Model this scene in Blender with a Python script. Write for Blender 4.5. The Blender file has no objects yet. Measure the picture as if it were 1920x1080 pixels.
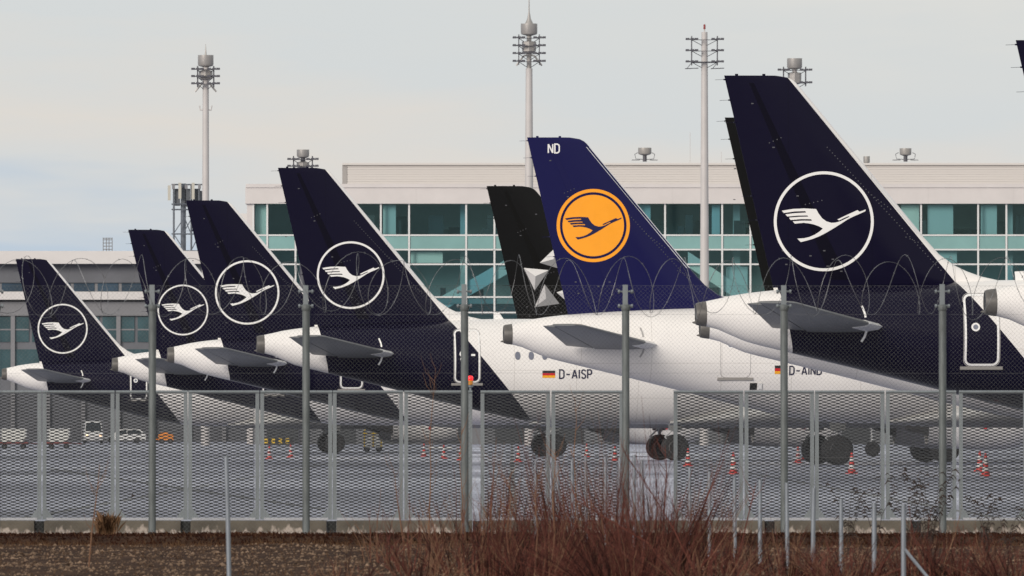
import bpy, bmesh, math, random
import numpy as np
from mathutils import Vector, Matrix, noise
from mathutils.geometry import tessellate_polygon
C = bpy.context; SC = C.scene; COL = SC.collection
R = math.radians
random.seed(7)
# ------------------------------------------------------------------ camera, sky, sun, exposure
F = 22000.0          # focal length in pixels of a 1920 px wide frame
HC = 1.35            # eye height
YH = 807.0           # row of the horizon in the photograph
cam = bpy.data.cameras.new('camera'); camo = bpy.data.objects.new('camera', cam); COL.objects.link(camo)
cam.sensor_width = 36.0; cam.lens = F * 36 / 1920
cam.clip_start = 1.0; cam.clip_end = 30000
camo.location = (0, 0, HC)
camo.rotation_euler = (R(90) + math.atan((YH - 540) / F), 0, 0)
cam.dof.use_dof = True; cam.dof.focus_distance = 290; cam.dof.aperture_fstop = 18
SC.camera = camo
SUN_AZ = 33          # degrees to the left of straight behind the camera
SUN_EL = 17
w = bpy.data.worlds.new('World'); SC.world = w; w.use_nodes = True
nt = w.node_tree; nt.nodes.clear()
def N(tree, t, **k):
    n = tree.nodes.new(t)
    for a, b in k.items(): setattr(n, a, b)
    return n
wo = N(nt, 'ShaderNodeOutputWorld'); bg = N(nt, 'ShaderNodeBackground'); bg.inputs['Strength'].default_value = 0.1
sky = N(nt, 'ShaderNodeTexSky'); sky.sky_type = 'NISHITA'; sky.sun_disc = False
sky.sun_elevation = R(SUN_EL); sky.sun_rotation = R(180 + SUN_AZ); sky.air_density = 1.2; sky.dust_density = 2.0
tc = N(nt, 'ShaderNodeTexCoord'); sx = N(nt, 'ShaderNodeSeparateXYZ'); nt.links.new(tc.outputs['Generated'], sx.inputs[0])
# layered stratus: bands that lie along the horizon
mp = N(nt, 'ShaderNodeMapping'); mp.inputs['Scale'].default_value = (26, 26, 150)
nz = N(nt, 'ShaderNodeTexNoise'); nz.inputs['Scale'].default_value = 1.0; nz.inputs['Detail'].default_value = 4; nz.inputs['Roughness'].default_value = .55
nt.links.new(tc.outputs['Generated'], mp.inputs[0]); nt.links.new(mp.outputs[0], nz.inputs['Vector'])
rz = N(nt, 'ShaderNodeValToRGB'); e = rz.color_ramp.elements
# elevation (0 .. 0.045) plus a little noise chooses the layer
m1 = N(nt, 'ShaderNodeMath', operation='MULTIPLY'); m1.inputs[1].default_value = 1 / .045
nt.links.new(sx.outputs[2], m1.inputs[0])
m2 = N(nt, 'ShaderNodeMath', operation='MULTIPLY_ADD'); m2.inputs[1].default_value = .5; m2.inputs[2].default_value = -.25
nt.links.new(nz.outputs['Fac'], m2.inputs[0])
m3 = N(nt, 'ShaderNodeMath', operation='ADD'); nt.links.new(m1.outputs[0], m3.inputs[0]); nt.links.new(m2.outputs[0], m3.inputs[1])
# the horizon to the left is greyer and bluer
m4 = N(nt, 'ShaderNodeMath', operation='MULTIPLY_ADD'); m4.inputs[1].default_value = 2.6; m4.inputs[2].default_value = 0.05
nt.links.new(sx.outputs[0], m4.inputs[0]); m5 = N(nt, 'ShaderNodeMath', operation='ADD'); nt.links.new(m3.outputs[0], m5.inputs[0]); nt.links.new(m4.outputs[0], m5.inputs[1])
nt.links.new(m5.outputs[0], rz.inputs[0])
stops = [(0.0, (.48, .56, .66)), (.30, (.50, .585, .68)), (.42, (.65, .66, .66)), (.55, (.705, .67, .63)), (.72, (.635, .66, .67)), (.86, (.65, .665, .665)), (1.0, (.70, .69, .665))]
e[0].position = stops[0][0]; e[0].color = (*stops[0][1], 1); e[1].position = 1; e[1].color = (*stops[-1][1], 1)
for p, c in stops[1:-1]:
    k = e.new(p); k.color = (*c, 1)
sc_ = N(nt, 'ShaderNodeMixRGB', blend_type='MULTIPLY'); sc_.inputs[0].default_value = 1; sc_.inputs[2].default_value = (10.2, 10.3, 10.4, 1)
nt.links.new(rz.outputs[0], sc_.inputs[1])
mixw = N(nt, 'ShaderNodeMixRGB'); mixw.inputs[0].default_value = .90
nt.links.new(sky.outputs[0], mixw.inputs[1]); nt.links.new(sc_.outputs[0], mixw.inputs[2])
nt.links.new(mixw.outputs[0], bg.inputs[0]); nt.links.new(bg.outputs[0], wo.inputs[0])
sun = bpy.data.lights.new('sun', 'SUN'); suno = bpy.data.objects.new('sun', sun); COL.objects.link(suno)
sun.energy = 2.15; sun.angle = R(22); sun.color = (1, .92, .845)
sd = Vector((-math.sin(R(SUN_AZ)) * math.cos(R(SUN_EL)), -math.cos(R(SUN_AZ)) * math.cos(R(SUN_EL)), math.sin(R(SUN_EL))))
suno.rotation_euler = sd.to_track_quat('Z', 'Y').to_euler(); suno.location = (-50, 0, 60)
SC.view_settings.view_transform = 'Standard'; SC.view_settings.look = 'None'; SC.view_settings.exposure = .1; SC.view_settings.gamma = 1
SC.cycles.max_bounces = 6; SC.cycles.transparent_max_bounces = 12; SC.cycles.caustics_reflective = False; SC.cycles.caustics_refractive = False
def W(px, py, d): return Vector(((px - 960) * d / F, d, HC + (YH - py) * d / F))
def gx(px, d): return (px - 960) * d / F
# ------------------------------------------------------------------ helpers
class MB:
    def __init__(s): s.v = []; s.f = []; s.m = []
    def add(s, vs, fs, m=0):
        b = len(s.v); s.v += [tuple(p) for p in vs]
        for f in fs: s.f.append(tuple(i + b for i in f)); s.m.append(m)
    def quad(s, a, b, c, d, m=0): s.add([a, b, c, d], [(0, 1, 2, 3)], m)
    def box(s, x0, x1, y0, y1, z0, z1, m=0):
        s.add([(x0, y0, z0), (x1, y0, z0), (x1, y1, z0), (x0, y1, z0), (x0, y0, z1), (x1, y0, z1), (x1, y1, z1), (x0, y1, z1)],
              [(0, 3, 2, 1), (4, 5, 6, 7), (0, 1, 5, 4), (1, 2, 6, 5), (2, 3, 7, 6), (3, 0, 4, 7)], m)
    def tube(s, pts, r, n=8, m=0, cap=True):
        pts = [Vector(p) for p in pts]; k = len(pts)
        rs = r if isinstance(r, (list, tuple)) else [r] * k
        t = (pts[1] - pts[0]).normalized(); u = t.orthogonal().normalized(); rings = []; vs = []
        for i in range(k):
            t = (pts[min(i + 1, k - 1)] - pts[max(i - 1, 0)]).normalized()
            u = (u - t * u.dot(t)); u = u.normalized() if u.length > 1e-6 else t.orthogonal().normalized(); b = t.cross(u)
            for j in range(n):
                a = 2 * math.pi * j / n; vs.append(pts[i] + (u * math.cos(a) + b * math.sin(a)) * rs[i])
        fs = [(i * n + j, i * n + (j + 1) % n, (i + 1) * n + (j + 1) % n, (i + 1) * n + j) for i in range(k - 1) for j in range(n)]
        if cap: fs += [tuple(range(n))[::-1], tuple((k - 1) * n + j for j in range(n))]
        s.add(vs, fs, m)
    def lathe(s, prof, n=24, axis='Z', o=(0, 0, 0), m=0, ms=None):   # prof: (r, h)
        k = len(prof); vs = []
        for r, h in prof:
            for j in range(n):
                a = 2 * math.pi * j / n; c, q = r * math.cos(a), r * math.sin(a)
                p = (c, q, h) if axis == 'Z' else ((h, c, q) if axis == 'X' else (q, h, c))
                vs.append((p[0] + o[0], p[1] + o[1], p[2] + o[2]))
        for i in range(k - 1):
            b = [(i * n + j, i * n + (j + 1) % n, (i + 1) * n + (j + 1) % n, (i + 1) * n + j) for j in range(n)]
            if i == 0: s.add(vs, b, ms[0] if ms else m); base = len(s.v) - len(vs)
            else:
                for f in b: s.f.append(tuple(x + base for x in f)); s.m.append(ms[i] if ms else m)
        for f in (tuple(range(n))[::-1], tuple((k - 1) * n + j for j in range(n))): s.f.append(tuple(x + base for x in f)); s.m.append(ms[0] if ms else m)
    def loft(s, secs, m=0, closed=True, cap=True):
        n = len(secs[0]); vs = [p for q in secs for p in q]; fs = []
        for i in range(len(secs) - 1):
            for j in range(n if closed else n - 1):
                fs.append((i * n + j, i * n + (j + 1) % n, (i + 1) * n + (j + 1) % n, (i + 1) * n + j))
        if cap: fs += [tuple(range(n))[::-1], tuple((len(secs) - 1) * n + j for j in range(n))]
        s.add(vs, fs, m)
    def mesh(s, name, mats, smooth=None, fix=True):
        me = bpy.data.meshes.new(name); me.from_pydata(s.v, [], s.f)
        for mm in (mats if isinstance(mats, (list, tuple)) else [mats]): me.materials.append(mm)
        me.polygons.foreach_set('material_index', s.m)
        if fix:
            bm = bmesh.new(); bm.from_mesh(me); bmesh.ops.recalc_face_normals(bm, faces=bm.faces); bm.to_mesh(me); bm.free()
        if smooth is not None:
            me.polygons.foreach_set('use_smooth', [True] * len(me.polygons))
            me.set_sharp_from_angle(angle=R(smooth))
        me.update(); return me
    def build(s, name, mats, parent=None, loc=(0, 0, 0), smooth=None, fix=True):
        return link(name, s.mesh(name, mats, smooth, fix), parent, loc)
def link(name, me, parent=None, loc=(0, 0, 0), rz=0):
    o = bpy.data.objects.new(name, me); COL.objects.link(o); o.location = loc; o.rotation_euler = (0, 0, rz)
    if parent: o.parent = parent
    return o
def tag(o, label, cat, group=None, kind=None):
    if label: o['label'] = label
    if cat: o['category'] = cat
    if group: o['group'] = group
    if kind: o['kind'] = kind
    return o
def empty(name, loc, label, cat, group=None, rz=0):
    o = bpy.data.objects.new(name, None); COL.objects.link(o); o.location = loc; o.rotation_euler = (0, 0, rz); o.empty_display_size = .3
    return tag(o, label, cat, group)
def copy_tree(o, parent=None):
    c = o.copy(); COL.objects.link(c)
    if parent: c.parent = parent
    for ch in list(o.children): copy_tree(ch, c)
    return c
# ------------------------------------------------------------------ materials
def mat(name, col, rough=.5, metal=0, var=0, scale=3, spec=.5, bump=0, emit=None, coat=0, stretch=None, col2=None, detail=5):
    m = bpy.data.materials.new(name); m.use_nodes = True; t = m.node_tree; b = t.nodes['Principled BSDF']
    b.inputs['Base Color'].default_value = (*col, 1); b.inputs['Roughness'].default_value = rough; b.inputs['Metallic'].default_value = metal
    b.inputs['Specular IOR Level'].default_value = spec; b.inputs['Coat Weight'].default_value = coat; b.inputs['Coat Roughness'].default_value = .06
    if emit: b.inputs['Emission Color'].default_value = (*emit[0], 1); b.inputs['Emission Strength'].default_value = emit[1]
    if var or bump or col2:
        g = N(t, 'ShaderNodeTexCoord'); mp = N(t, 'ShaderNodeMapping'); mp.inputs['Scale'].default_value = stretch or (1, 1, 1)
        z = N(t, 'ShaderNodeTexNoise'); z.inputs['Scale'].default_value = scale; z.inputs['Detail'].default_value = detail; z.inputs['Roughness'].default_value = .62
        t.links.new(g.outputs['Object'], mp.inputs[0]); t.links.new(mp.outputs[0], z.inputs['Vector'])
        if var or col2:
            r = N(t, 'ShaderNodeValToRGB'); r.color_ramp.elements[0].position = .32; r.color_ramp.elements[1].position = .68
            a = col2 or tuple(c * (1 - var) for c in col); d = col if col2 else tuple(min(1, c * (1 + var)) for c in col)
            r.color_ramp.elements[0].color = (*a, 1); r.color_ramp.elements[1].color = (*d, 1)
            t.links.new(z.outputs['Fac'], r.inputs[0]); t.links.new(r.outputs[0], b.inputs['Base Color'])
        if bump:
            bp = N(t, 'ShaderNodeBump'); bp.inputs['Strength'].default_value = bump; bp.inputs['Distance'].default_value = .02
            t.links.new(z.outputs['Fac'], bp.inputs['Height']); t.links.new(bp.outputs[0], b.inputs['Normal'])
    return m
NAVY = (.0050, .0040, .0165); WHITE = (.81, .785, .755)
def livery(name, navy, fin=False):
    """paint of an airliner in its own coordinates: X forward from the tail end, Z up"""
    m = bpy.data.materials.new(name); m.use_nodes = True; t = m.node_tree; b = t.nodes['Principled BSDF']
    g = N(t, 'ShaderNodeTexCoord'); s = N(t, 'ShaderNodeSeparateXYZ'); t.links.new(g.outputs['Object'], s.inputs[0])
    def M(op, a, bb=0.0):
        n = N(t, 'ShaderNodeMath', operation=op)
        for i, x in enumerate((a, bb)):
            if isinstance(x, (int, float)): n.inputs[i].default_value = x
            else: t.links.new(x, n.inputs[i])
        return n.outputs[0]
    X, Y, Z = s.outputs
    front = M('ADD', M('MULTIPLY', Z, -1 / 1.2195), 2.88 + 11.37 / 1.2195)
    aft = M('ADD', M('MULTIPLY', Z, -.22), 2.36 + 5.45 * .22)
    isn = M('MULTIPLY', M('LESS_THAN', X, front), M('MAXIMUM', M('GREATER_THAN', X, aft), M('GREATER_THAN', Z, 5.52)))
    # frames: faint skin joints every 2.4 m and two lap joints along the body, a little soot low down
    fr = M('LESS_THAN', M('ABSOLUTE', M('SUBTRACT', M('MODULO', M('ADD', X, 50), 2.45), 1.2)), .012)
    lap = M('LESS_THAN', M('ABSOLUTE', M('SUBTRACT', Z, 3.72)), .010)
    lap2 = M('LESS_THAN', M('ABSOLUTE', M('SUBTRACT', Z, 2.62)), .010)
    seam = M('MAXIMUM', fr, M('MAXIMUM', lap, lap2))
    z = N(t, 'ShaderNodeTexNoise'); z.inputs['Scale'].default_value = .9; z.inputs['Detail'].default_value = 5
    mp = N(t, 'ShaderNodeMapping'); mp.inputs['Scale'].default_value = (.35, 1, 1.2); t.links.new(g.outputs['Object'], mp.inputs[0]); t.links.new(mp.outputs[0], z.inputs['Vector'])
    wr = N(t, 'ShaderNodeValToRGB'); wr.color_ramp.elements[0].position = .3; wr.color_ramp.elements[1].position = .7
    wr.color_ramp.elements[0].color = (WHITE[0] * .91, WHITE[1] * .91, WHITE[2] * .91, 1); wr.color_ramp.elements[1].color = (*WHITE, 1)
    t.links.new(z.outputs['Fac'], wr.inputs[0])
    mx = N(t, 'ShaderNodeMixRGB'); t.links.new(wr.outputs[0], mx.inputs[1]); mx.inputs[2].default_value = (*navy, 1)
    if fin == 'all': mx.inputs[0].default_value = 1
    elif fin == 'none': mx.inputs[0].default_value = 0
    else: t.links.new(isn, mx.inputs[0])
    dk = N(t, 'ShaderNodeMixRGB', blend_type='MULTIPLY'); dk.inputs[2].default_value = (.80, .79, .78, 1)
    if fin != 'all': t.links.new(seam, dk.inputs[0])
    else: dk.inputs[0].default_value = 0
    t.links.new(mx.outputs[0], dk.inputs[1]); t.links.new(dk.outputs[0], b.inputs['Base Color'])
    b.inputs['Roughness'].default_value = .2; b.inputs['Specular IOR Level'].default_value = .14
    # slight waviness of the skin so that reflections break up
    z2 = N(t, 'ShaderNodeTexNoise'); z2.inputs['Scale'].default_value = 1.4; z2.inputs['Detail'].default_value = 2; t.links.new(g.outputs['Object'], z2.inputs['Vector'])
    bp = N(t, 'ShaderNodeBump'); bp.inputs['Strength'].default_value = .12; bp.inputs['Distance'].default_value = .03
    t.links.new(z2.outputs['Fac'], bp.inputs['Height']); t.links.new(bp.outputs[0], b.inputs['Normal'])
    return m
BLUE = (.0105, .0105, .062)
BLACK = (.0065, .0065, .0068)
M_ = {}
M_['navy'] = livery('navy_and_white_paint', NAVY)
M_['white'] = livery('white_paint', NAVY, 'none')
M_['blue_fin'] = livery('blue_fin_paint', BLUE, 'all')
M_['black_fin'] = livery('black_fin_paint', BLACK, 'all')
M_['mark_white'] = mat('white_decal', (.80, .79, .77), .35)
M_['gold'] = mat('gold_decal', (.92, .345, .008), .4, var=.05, scale=.7)
M_['blue_mark'] = mat('blue_decal', BLUE, .35, spec=.3)
M_['ink'] = mat('dark_lettering', (.02, .02, .05), .4)
M_['flag_red'] = mat('flag_red', (.55, .01, .015), .4); M_['flag_gold'] = mat('flag_gold', (.9, .42, .01), .4); M_['flag_black'] = mat('flag_black', (.01, .01, .012), .4)
M_['star_a'] = mat('star_light_grey', (.72, .71, .69), .4, var=.04, scale=6); M_['star_b'] = mat('star_mid_grey', (.50, .49, .49), .4); M_['star_c'] = mat('star_dark_grey', (.22, .22, .225), .4)
M_['grey'] = mat('grey_wing_paint', (.20, .205, .205), .38, var=.06, scale=1.2)
M_['slat'] = mat('bare_leading_edge', (.66, .66, .68), .4, metal=.1, var=.05)
M_['nozzle'] = mat('burnt_nozzle_metal', (.105, .098, .09), .5, metal=.15, var=.25, scale=4); M_['nozzle2'] = mat('brown_nozzle_metal', (.23, .195, .165), .5, metal=.15, var=.2, scale=4)
M_['dark'] = mat('dark_inside', (.012, .012, .013), .7)
M_['tyre'] = mat('tyre_rubber', (.018, .018, .019), .75, var=.25, scale=8)
M_['rim'] = mat('wheel_rim', (.085, .085, .09), .45, metal=.4)
M_['strut'] = mat('gear_metal', (.42, .43, .44), .4, metal=.3)
M_['sill'] = mat('door_sill_grey', (.17, .16, .15), .5)
M_['cabin_glass'] = mat('cabin_glass', (.16, .17, .215), .15, var=.3, scale=2)
M_['outline_grey'] = mat('door_gap_grey', (.36, .35, .34), .5)
M_['joint_mark'] = mat('pale_rivets', (.075, .075, .085), .5); M_['band_navy'] = mat('navy_hinge_shade', (.0025, .002, .008), .5, spec=.08); M_['band_blue'] = mat('blue_hinge_shade', (.010, .010, .060), .4, spec=.1); M_['band_black'] = mat('black_hinge_shade', (.003, .003, .003), .5, spec=.1)  # hinge colours are darkened to stand for the recess's dark reflection
M_['belly'] = mat('light_grey_belly', (.42, .42, .41), .4, var=.08, scale=1)
M_['red_flag'] = mat('red_streamer', (.50, .015, .02), .6)
# ------------------------------------------------------------------ airliner
def pchip(tab):
    x = np.array([p[0] for p in tab], float); y = np.array([p[1] for p in tab], float); h = np.diff(x); dl = np.diff(y) / h
    d = np.zeros_like(y); d[0] = dl[0]; d[-1] = dl[-1]
    for i in range(1, len(x) - 1):
        if dl[i - 1] * dl[i] > 0:
            w1, w2 = 2 * h[i] + h[i - 1], h[i] + 2 * h[i - 1]; d[i] = (w1 + w2) / (w1 / dl[i - 1] + w2 / dl[i])
    def f(q):
        q = min(max(q, x[0]), x[-1]); i = min(int(np.searchsorted(x, q, 'right')) - 1, len(x) - 2); i = max(i, 0)
        t = (q - x[i]) / h[i]
        return float(y[i] * (1 + 2 * t) * (1 - t) ** 2 + d[i] * h[i] * t * (1 - t) ** 2 + y[i + 1] * t * t * (3 - 2 * t) + d[i + 1] * h[i] * t * t * (t - 1))
    return f
TOP = [(0, 5.10), (.28, 5.13), (.95, 5.28), (1.7, 5.39), (2.4, 5.46), (4, 5.57), (6, 5.67), (8.5, 5.74), (10.5, 5.76), (32.6, 5.76), (33.5, 5.71), (34.5, 5.52), (35.3, 5.2), (36, 4.72), (36.7, 4.2), (37.2, 3.8), (37.5, 3.45), (37.57, 3.27)]
BOT = [(0, 4.40), (.28, 4.38), (1.4, 3.95), (2.7, 3.62), (4.4, 3.21), (6.7, 2.63), (9, 2.06), (10.5, 1.76), (12.5, 1.60), (33, 1.60), (34.5, 1.7), (35.5, 1.9), (36.5, 2.32), (37.2, 2.75), (37.5, 3.05), (37.57, 3.22)]
HW = [(0, .34), (.28, .37), (2.4, .85), (4.4, 1.2), (6.7, 1.58), (9, 1.85), (11, 1.96), (12.5, 1.975), (33, 1.975), (34.5, 1.8), (35.5, 1.5), (36.5, 1.0), (37.2, .6), (37.5, .25), (37.57, .05)]
ftop, fbot, fhw = pchip(TOP), pchip(BOT), pchip(HW)
def fus_y(X, Z, off=.008):
    zc = (ftop(X) + fbot(X)) / 2; h = (ftop(X) - fbot(X)) / 2; q = max(0, 1 - ((Z - zc) / h) ** 2)
    return -(fhw(X) * math.sqrt(q) + off)
AFT, FWD = 2.67, 4.27            # plugs of the long model behind and ahead of the wing
def stretch(X, long):
    if not long: return X
    return X + (AFT if X > 12 else 0) + (FWD if X > 27 else 0)
LE = pchip([(-11.72, 2.30), (-11.66, 2.66), (-11.5, 2.90), (-11.4, 2.983), (-10.0, 4.147), (-8.5, 5.395), (-7.3, 6.394), (-7.04, 6.61), (-6.5, 7.10), (-6.17, 7.56), (-6.0, 7.92), (-5.85, 8.35), (-5.74, 8.85), (-5.6, 9.9), (-5.1, 11.0)])
def fin_le(Z): return LE(-Z)
def fin_te(Z): return .78 + (11.72 - Z) * .2325
def fin_hinge(Z): return 4.0 - .42 * (Z - 5.5)
def fin_half(X, Z):
    te, le = fin_te(Z), fin_le(Z); c = le - te; xi = min(max((le - X) / c, 0), 1); tt = .1 * min(c, 5.3)
    return 5 * tt * (.2969 * math.sqrt(xi) - .126 * xi - .3516 * xi ** 2 + .2843 * xi ** 3 - .1036 * xi ** 4)
def fin_loft(m, x0f, x1f, zs, sc=1, n=14):
    secs = []
    for Z in zs:
        a, b = x0f(Z), x1f(Z); pts = []
        us = [(1 - math.cos(math.pi * i / n)) / 2 for i in range(n + 1)]
        xs = [a + (b - a) * u for u in us]
        pts = [(x, -fin_half(x, Z) * sc - .004, Z) for x in xs] + [(x, fin_half(x, Z) * sc + .004, Z) for x in xs[::-1]]
        secs.append(pts)
    m.loft(secs)
FZ = [5.12, 5.4, 5.6, 5.74, 5.85, 6.0, 6.17, 6.5, 7.04, 7.8, 8.6, 9.4, 10.2, 11.0, 11.4, 11.5, 11.58, 11.66, 11.7, 11.72]
RZ_ = [5.42, 6, 6.5, 7, 7.5, 8, 8.5, 9, 9.5, 10, 10.5, 11, 11.4, 11.72]
def wing_secs(sec, u0=0, u1=1, n=12, off=0):
    """sec: (y, xle, xte, z, t/c) ; u from leading (0) to trailing (1) edge"""
    out = []
    for y, xl, xt, z, t in sec:
        c = xl - xt; us = [u0 + (u1 - u0) * (1 - math.cos(math.pi * i / n)) / 2 for i in range(n + 1)]
        th = [5 * t * c * (.2969 * math.sqrt(u) - .126 * u - .3516 * u * u + .2843 * u ** 3 - .1036 * u ** 4) + .006 for u in us]
        out.append([(xl - c * u, y, z + h) for u, h in zip(us, th)] + [(xl - c * u, y, z - h * .8) for u, h in list(zip(us, th))[::-1]])
    return out
def strip(m, pts, wd, yf, closed=False, mi=0):
    """flat ribbon of width wd along (X,Z) points, laid on the surface y=yf(X,Z)"""
    n = len(pts); L = []
    for i in range(n):
        p0 = pts[(i - 1) % n] if (closed or i > 0) else None; p1 = pts[i]; p2 = pts[(i + 1) % n] if (closed or i < n - 1) else None
        d = []
        if p0: v = Vector((p1[0] - p0[0], p1[1] - p0[1])); d.append(v.normalized())
        if p2: v = Vector((p2[0] - p1[0], p2[1] - p1[1])); d.append(v.normalized())
        t = sum(d, Vector((0, 0))); t = t.normalized() if t.length > 1e-6 else d[0]
        nn = Vector((-t.y, t.x)); k = 1 / max(.45, abs(nn.dot(Vector((-d[0].y, d[0].x)))))
        a = (p1[0] + nn.x * wd / 2 * k, p1[1] + nn.y * wd / 2 * k); b = (p1[0] - nn.x * wd / 2 * k, p1[1] - nn.y * wd / 2 * k)
        L.append(((a[0], yf(*a), a[1]), (b[0], yf(*b), b[1])))
    for i in range(n if closed else n - 1):
        q, r = L[i], L[(i + 1) % n]; m.quad(q[0], r[0], r[1], q[1], mi)
def fill(m, pts, yf, mi=0, cuts=2):
    bm = bmesh.new(); tri = tessellate_polygon([[Vector((p[0], p[1], 0)) for p in pts]])
    vs = [bm.verts.new((p[0], 0, p[1])) for p in pts]
    for t in tri:
        try: bm.faces.new([vs[i] for i in t])
        except ValueError: pass
    if cuts: bmesh.ops.subdivide_edges(bm, edges=bm.edges, cuts=cuts, use_grid_fill=True)
    bmesh.ops.triangulate(bm, faces=bm.faces)
    bm.verts.index_update()
    m.add([(v.co.x, yf(v.co.x, v.co.z), v.co.z) for v in bm.verts], [tuple(v.index for v in f.verts) for f in bm.faces], mi); bm.free()
def circ(cx, cz, r, n=72): return [(cx + r * math.cos(2 * math.pi * i / n), cz + r * math.sin(2 * math.pi * i / n)) for i in range(n)]
CRANE = [(133,433),(240,416),(350,411),(463,417),(485,458),(520,505),(560,535),(610,550),(655,547),(700,533),(740,513),(787,491),(775,485),(735,502),(685,527),(667,517),(730,487),(800,455),(862,427),(882,442),(915,431),(942,420),(940,436),(890,460),(830,485),(770,515),(700,560),(640,598),(570,640),(500,677),(430,705),(370,722),(315,736),(282,702),(345,699),(400,686),(450,664),(495,635),(528,605),(490,583),(440,565),(390,555),(340,550),(258,558),(238,535),(330,529),(424,530),(413,515),(320,514),(218,523),(202,500),(300,492),(388,490),(378,479),(290,480),(186,489),(168,468),(260,456),(367,451),(358,437),(260,440),(153,455)]
def crane(cx, cz, r): return [(cx + (x - 538) / 482 * r, cz - (y - 535) / 482 * r) for x, y in CRANE]
GL = {'D': (.50, [[(0, 0), (0, 1), (.26, 1), (.42, .93), (.5, .78), (.5, .22), (.42, .07), (.26, 0)]], [1]),
      'A': (.56, [[(0, 0), (.27, 1)], [(.29, 1), (.56, 0)], [(.1, .3), (.46, .3)]], [0, 0, 0]), 'I': (.06, [[(.03, 0), (.03, 1)]], [0]),
      'S': (.48, [[(.47, .82), (.38, .96), (.24, 1), (.1, .96), (.02, .82), (.03, .66), (.14, .56), (.34, .46), (.45, .36), (.47, .2), (.38, .05), (.24, 0), (.1, .04), (.01, .18)]], [0]),
      'P': (.46, [[(0, 0), (0, 1), (.3, 1), (.43, .92), (.46, .74), (.43, .56), (.3, .47), (.02, .47)]], [0]),
      'N': (.5, [[(0, 0), (0, 1)], [(.015, .985), (.485, .015)], [(.5, 0), (.5, 1)]], [0, 0, 0]), '-': (.5, [[(.04, .46), (.46, .46)]], [0])}
def text(m, s, x, z, h, wd, yf, mi=0):
    for ch in s:
        w_, ps, cl = GL[ch]
        for k, (p, c) in enumerate(zip(ps, cl)): strip(m, [(x + a * h, z + b * h) for a, b in p], wd, (lambda X, Z, k=k: yf(X, Z) - .0015 * k), bool(c), mi)
        x += (w_ + .24) * h
    return x
def rrect(x0, x1, z0, z1, r, n=5):
    out = []
    for cx, cz, a0 in ((x1 - r, z1 - r, 0), (x0 + r, z1 - r, 90), (x0 + r, z0 + r, 180), (x1 - r, z0 + r, 270)):
        for i in range(n + 1): a = R(a0 + 90 * i / n); out.append((cx + r * math.cos(a), cz + r * math.sin(a)))
    # extra points on the long sides so that the ribbon follows the round body
    res = []
    for i, p in enumerate(out):
        q = out[(i + 1) % len(out)]; d = math.dist(p, q); k = max(1, int(d / .25))
        res += [(p[0] + (q[0] - p[0]) * j / k, p[1] + (q[1] - p[1]) * j / k) for j in range(k)]
    return res
CACHE = {}
def cached(key, fn):
    if key not in CACHE: CACHE[key] = fn()
    return CACHE[key]
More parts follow.
